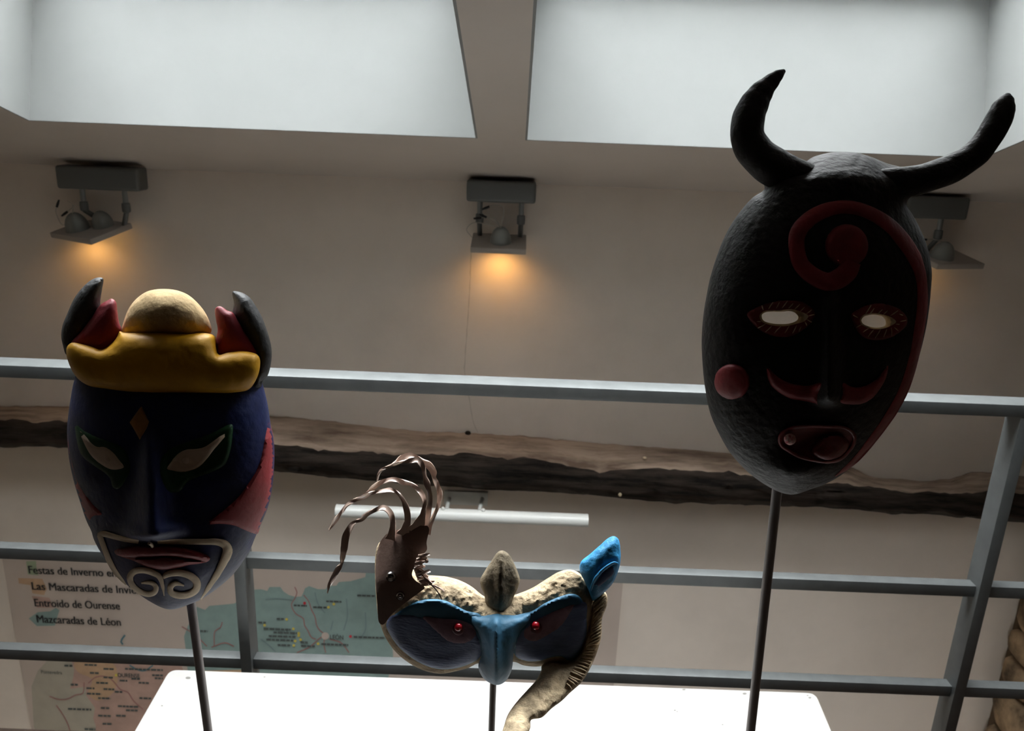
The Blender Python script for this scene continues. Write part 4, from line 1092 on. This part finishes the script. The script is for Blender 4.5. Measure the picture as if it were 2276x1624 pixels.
solid('nose', fr, npoly, lambda p: 0.034 + DN(p) + 0.010 * np.exp(-((p[:, 0] - 1103) / 10) ** 2) + clay(p, 0.0007, 10), lambda p: np.full(len(p), 0.012), TEALP, M3, 5.0, rings=(1.5, 4.0), label='teal beak nose')
sp = [(1115.7, 1223), (1128.6, 1228.6), (1140, 1246), (1151, 1271), (1155.5, 1288.6), (1149, 1311), (1141, 1328), (1136, 1343), (1128, 1356), (1108, 1362), (1092, 1356), (1080, 1343), (1076, 1320), (1069, 1303), (1067, 1288.6), (1076, 1271), (1091, 1248), (1106, 1227)]
spoly = catmull(sp, True, 4)
DS = Dome(spoly, 0.022, 0.0)
solid('forehead_spike', fr, spoly, lambda p: 0.030 + DS(p) + 0.008 * np.exp(-((p[:, 0] - 1113) / 12) ** 2) + clay(p, 0.0012, 10), lambda p: 0.020 - 0.5 * DS(p), GREYC, M3, 5.0, rings=(1.5, 4.0), label='grey clay spike')
ear, SE = blob('ear', fr, [(1364, 1191), (1374, 1197), (1378.6, 1217), (1379, 1246), (1374, 1268.6), (1363, 1294), (1346, 1314), (1328.6, 1328.6), (1318, 1335), (1310, 1316), (1299, 1291), (1288.6, 1268.6), (1291, 1248.6), (1311, 1231), (1334, 1211), (1351, 1196)], 0.024, 0.020, SKYP, M3, back=0.006, depth=0.3, amp=0.002, label='sky blue ear')
patch('ear_hollow', fr, SE, [(1317, 1303), (1331, 1280), (1348.6, 1263), (1364, 1257), (1366, 1264), (1361, 1278), (1348, 1290), (1330, 1303)], DEEPB, ear, 0.0008, 8, 4)
stroke('ear_fold', fr, SE, [(1312, 1312), (1324, 1284), (1345, 1262), (1366, 1250), (1374, 1252)], [6, 8, 8, 7, 3], 0.005, SKYP, ear)
tail_p = [(1318, 1332), (1343, 1314), (1350, 1326), (1348.6, 1346), (1338, 1374), (1337, 1411), (1329, 1443), (1314, 1480), (1294, 1514), (1266, 1540), (1248.6, 1557), (1226, 1574), (1204, 1594), (1180, 1600), (1179, 1616), (1168, 1636), (1140, 1658), (1112, 1662), (1112, 1640), (1119, 1617), (1128.6, 1588), (1148, 1560), (1171, 1534), (1194, 1508), (1203, 1489), (1204, 1479), (1231, 1469), (1256, 1474), (1276, 1466), (1295, 1440), (1308, 1400), (1314, 1366)]
tail, ST = blob('tail', fr, tail_p, 0.024, 0.008, STRAWC, M3, back=0.006, depth=0.3, amp=0.0035, ramp=lambda p: 0.13 * np.clip((p[:, 1] - 1465) / 180, 0, 1.1) ** 1.15, label='straw-coloured side lock hanging below')
# combed grooves on the side lock
edge_in = np.array([(1320, 1338), (1319, 1370), (1314, 1405), (1303, 1440), (1284, 1470), (1268, 1494), (1258, 1516)], float)
edge_out = np.array([(1347, 1322), (1340, 1366), (1336, 1404), (1328, 1440), (1312, 1478), (1292, 1512), (1262, 1540)], float)
ein = catmull(edge_in, False, 4); eo_ = catmull(edge_out, False, 4)
for k in range(30):
    u = k / 29
    a = ein[int(u * (len(ein) - 1))]; b = eo_[int(max(0, u - 0.05) * (len(eo_) - 1))]
    a = a + np.array([random.uniform(-2, 2), random.uniform(0, 4)])
    m_ = (a + b) / 2 + np.array([random.uniform(-1, 1), random.uniform(-2, 2)])
    stroke('lock_strand', fr, ST, [tuple(a), tuple(m_), tuple(b + (m_ - b) * 0.08)], [3.0, 4.6, 2.4], 0.0022, STRAWC, tail, seg=5, lift=0.0028)
# leather plate
lp = [(845, 1204), (853, 1193), (860, 1186), (871, 1186), (884, 1176), (895, 1180), (906, 1177), (921, 1164), (939, 1168), (950, 1168), (954, 1176), (950, 1195), (948, 1206), (949, 1221), (937, 1236), (934, 1246), (918, 1266), (916, 1279), (924, 1290), (940, 1300), (944, 1306), (930, 1318), (912, 1331), (891, 1347), (869, 1367), (851, 1388), (843, 1384), (839, 1346), (836, 1310), (834.5, 1274), (837, 1235)]
lpoly = catmull(lp, True, 4)
def LW(p): return 0.030 + 0.028 * np.sqrt(np.clip((p[:, 0] - 826) / 140, 0, 1)) - 0.020 * np.clip((1290 - p[:, 1]) / 130, 0, 1) + 0.004 * np.sin(p[:, 0] / 30 + p[:, 1] / 44)
leather = solid('leather_plate', fr, lpoly, LW, lambda p: LW(p) - 0.003, LEATHER, M3, 7.0, label='brown leather plate')
for (x, y, r) in ((869.5, 1281, 11.5), (890, 1323, 10)):
    c = fr.P(np.array([[x, y]]), LW(np.array([[x, y]])))[0]
    mpp = np.linalg.norm(fr.P(np.array([[x + 1, y]]), LW(np.array([[x, y]])))[0] - c)
    V, F = revolve(c, [(r * mpp, -0.001), (r * mpp, 0.0015), (r * mpp * 0.9, 0.0028), (r * mpp * 0.62, 0.0022), (r * mpp * 0.5, 0.0005), (r * mpp * 0.42, 0.0005), (r * mpp * 0.36, 0.003), (r * mpp * 0.2, 0.0036)], 24, axis=fr.W)
    obj('snap', V, F, CHROME, leather, label='round steel snap fastener')
def zr(L): return [(700 + x / 4.512, 980 + y / 4.512) for x, y in L]
def ribbon(name, zpts, zw, w0, m, parent, wvar=0.02, seed=0, full=None):
    px = zr(zpts); wd = np.array(zw, float) / 4.512 * (1.15 if len(zw) > 8 else 1.0)
    P, Wd = catmull(px, False, 3.5, wd)
    n = len(P)
    T = np.gradient(P, axis=0); T /= np.maximum(np.linalg.norm(T, axis=1), 1e-9)[:, None]
    N = np.stack([-T[:, 1], T[:, 0]], 1)
    s = np.linspace(0, 1, n)
    wl = w0 + wvar * np.sin(s * 3.0 + seed) * s
    fullw = full or 11.0
    cosv = np.clip(Wd / fullw, 0.05, 1.0)
    tw = np.sqrt(1 - cosv ** 2) * np.where(np.sin(s * 19 + seed * 2) > 0, 1, -1)
    k = np.ones(9) / 9; tw = np.convolve(np.pad(tw, 4, mode='edge'), k, 'valid')
    c = fr.P(P, wl); mpp = np.linalg.norm(fr.P(P + N, wl) - c, axis=1)
    Nd = (fr.P(P + N, wl) - c) / mpp[:, None]
    tap = np.clip(np.minimum((1 - s) * 9, 1), 0.08, 1)
    V = []
    T3 = np.gradient(c, axis=0); T3 /= np.maximum(np.linalg.norm(T3, axis=1), 1e-9)[:, None]
    for i in range(n):
        off = Nd[i] * Wd[i] * mpp[i] / 2 + fr.W * tw[i] * fullw * mpp[i] / 2 * tap[i]
        nn = np.cross(T3[i], off); nn /= max(np.linalg.norm(nn), 1e-9)
        th = 0.0007
        for q in (-1, -0.33, 0.33, 1): V.append(c[i] + off * q + nn * (th + 0.0012 * (1 - q * q)))
        for q in (1, 0.33, -0.33, -1): V.append(c[i] + off * q - nn * (th - 0.0012 * (1 - q * q)))
    F = []
    for i in range(n - 1):
        for q in range(8): F.append((i * 8 + q, i * 8 + (q + 1) % 8, (i + 1) * 8 + (q + 1) % 8, (i + 1) * 8 + q))
    F.append(tuple(range(8))); F.append(tuple(range((n - 1) * 8, n * 8))[::-1])
    return obj(name, V, F, m, parent, sharp=60)
ribbon('ribbon', [(755, 990), (770, 930), (782, 850), (775, 770), (745, 705), (690, 668), (600, 692), (510, 742), (470, 785), (400, 812), (350, 870), (310, 960), (295, 1060), (280, 1150), (270, 1220), (235, 1280), (190, 1360), (145, 1440), (125, 1525)], [90, 62, 48, 42, 28, 24, 36, 40, 34, 24, 46, 66, 62, 36, 14, 50, 42, 28, 4], 0.034, RIBBON, leather, 0.03, 0.3, 15)
ribbon('ribbon', [(880, 950), (910, 875), (930, 780), (915, 670), (880, 580), (820, 512), (760, 492), (660, 505), (560, 522), (490, 560), (400, 592), (320, 642), (270, 710), (215, 780), (170, 850), (140, 892)], [120, 72, 54, 54, 40, 25, 24, 14, 30, 36, 30, 14, 24, 36, 18, 3], 0.036, RIBBON, leather, 0.026, 1.2, 14)
ribbon('ribbon', [(1000, 920), (1045, 830), (1085, 730), (1100, 640), (1085, 560), (1040, 490), (960, 428), (890, 415), (820, 388), (750, 388), (650, 420), (590, 460), (530, 510), (470, 537)], [150, 96, 48, 34, 30, 36, 36, 50, 32, 20, 40, 42, 16, 5], 0.038, RIBBON, leather, 0.03, 2.0, 13)
ribbon('ribbon', [(1090, 920), (1112, 830), (1140, 720), (1150, 600), (1145, 500), (1122, 420), (1100, 340), (1080, 250), (1030, 192), (950, 197), (880, 207), (800, 235), (720, 262), (662, 292), (632, 340), (622, 400)], [80, 50, 44, 44, 36, 56, 30, 42, 30, 40, 20, 26, 20, 12, 10, 5], 0.036, RIBBON, leather, -0.02, 2.9, 13)
ribbon('ribbon', [(1120, 930), (1155, 830), (1200, 730), (1245, 620), (1252, 520), (1225, 440), (1196, 370), (1188, 310), (1140, 240), (1070, 187), (1000, 152), (940, 146), (870, 170), (810, 210), (760, 245)], [70, 40, 28, 34, 48, 36, 24, 56, 62, 26, 26, 40, 50, 20, 8], 0.034, RIBBON, leather, 0.024, 4.0, 13)
# cut fringe along the plate's edge
for k in range(17):
    u = k / 16
    x0 = 1050 - 60 * math.sin(u * 3.0) + 40 * u; y0 = 1150 + 290 * u
    L = random.uniform(80, 150) if k > 9 else random.uniform(65, 105)
    a = random.uniform(-0.25, 0.35)
    pts = [(x0 - 12, y0), (x0 + L * 0.5, y0 - 8 + random.uniform(-6, 6)), (x0 + L * math.cos(a), y0 + L * math.sin(a))]
    ribbon('fringe', pts, [26, random.uniform(24, 38), random.uniform(14, 28)], 0.058 + 0.002 * (k % 3), RIBBON, leather, 0.006, k * 1.3, 8)
ribbon('fringe', [(1060, 1330), (1110, 1380), (1160, 1430), (1220, 1495), (1255, 1550), (1272, 1592)], [10, 14, 14, 12, 12, 8], 0.064, RIBBON, leather, 0.004, 0.5, 3.5)
ribbon('fringe', [(1140, 1430), (1210, 1455), (1260, 1480), (1300, 1505)], [14, 12, 9, 3], 0.064, RIBBON, leather, 0.004, 1.5, 3.5)
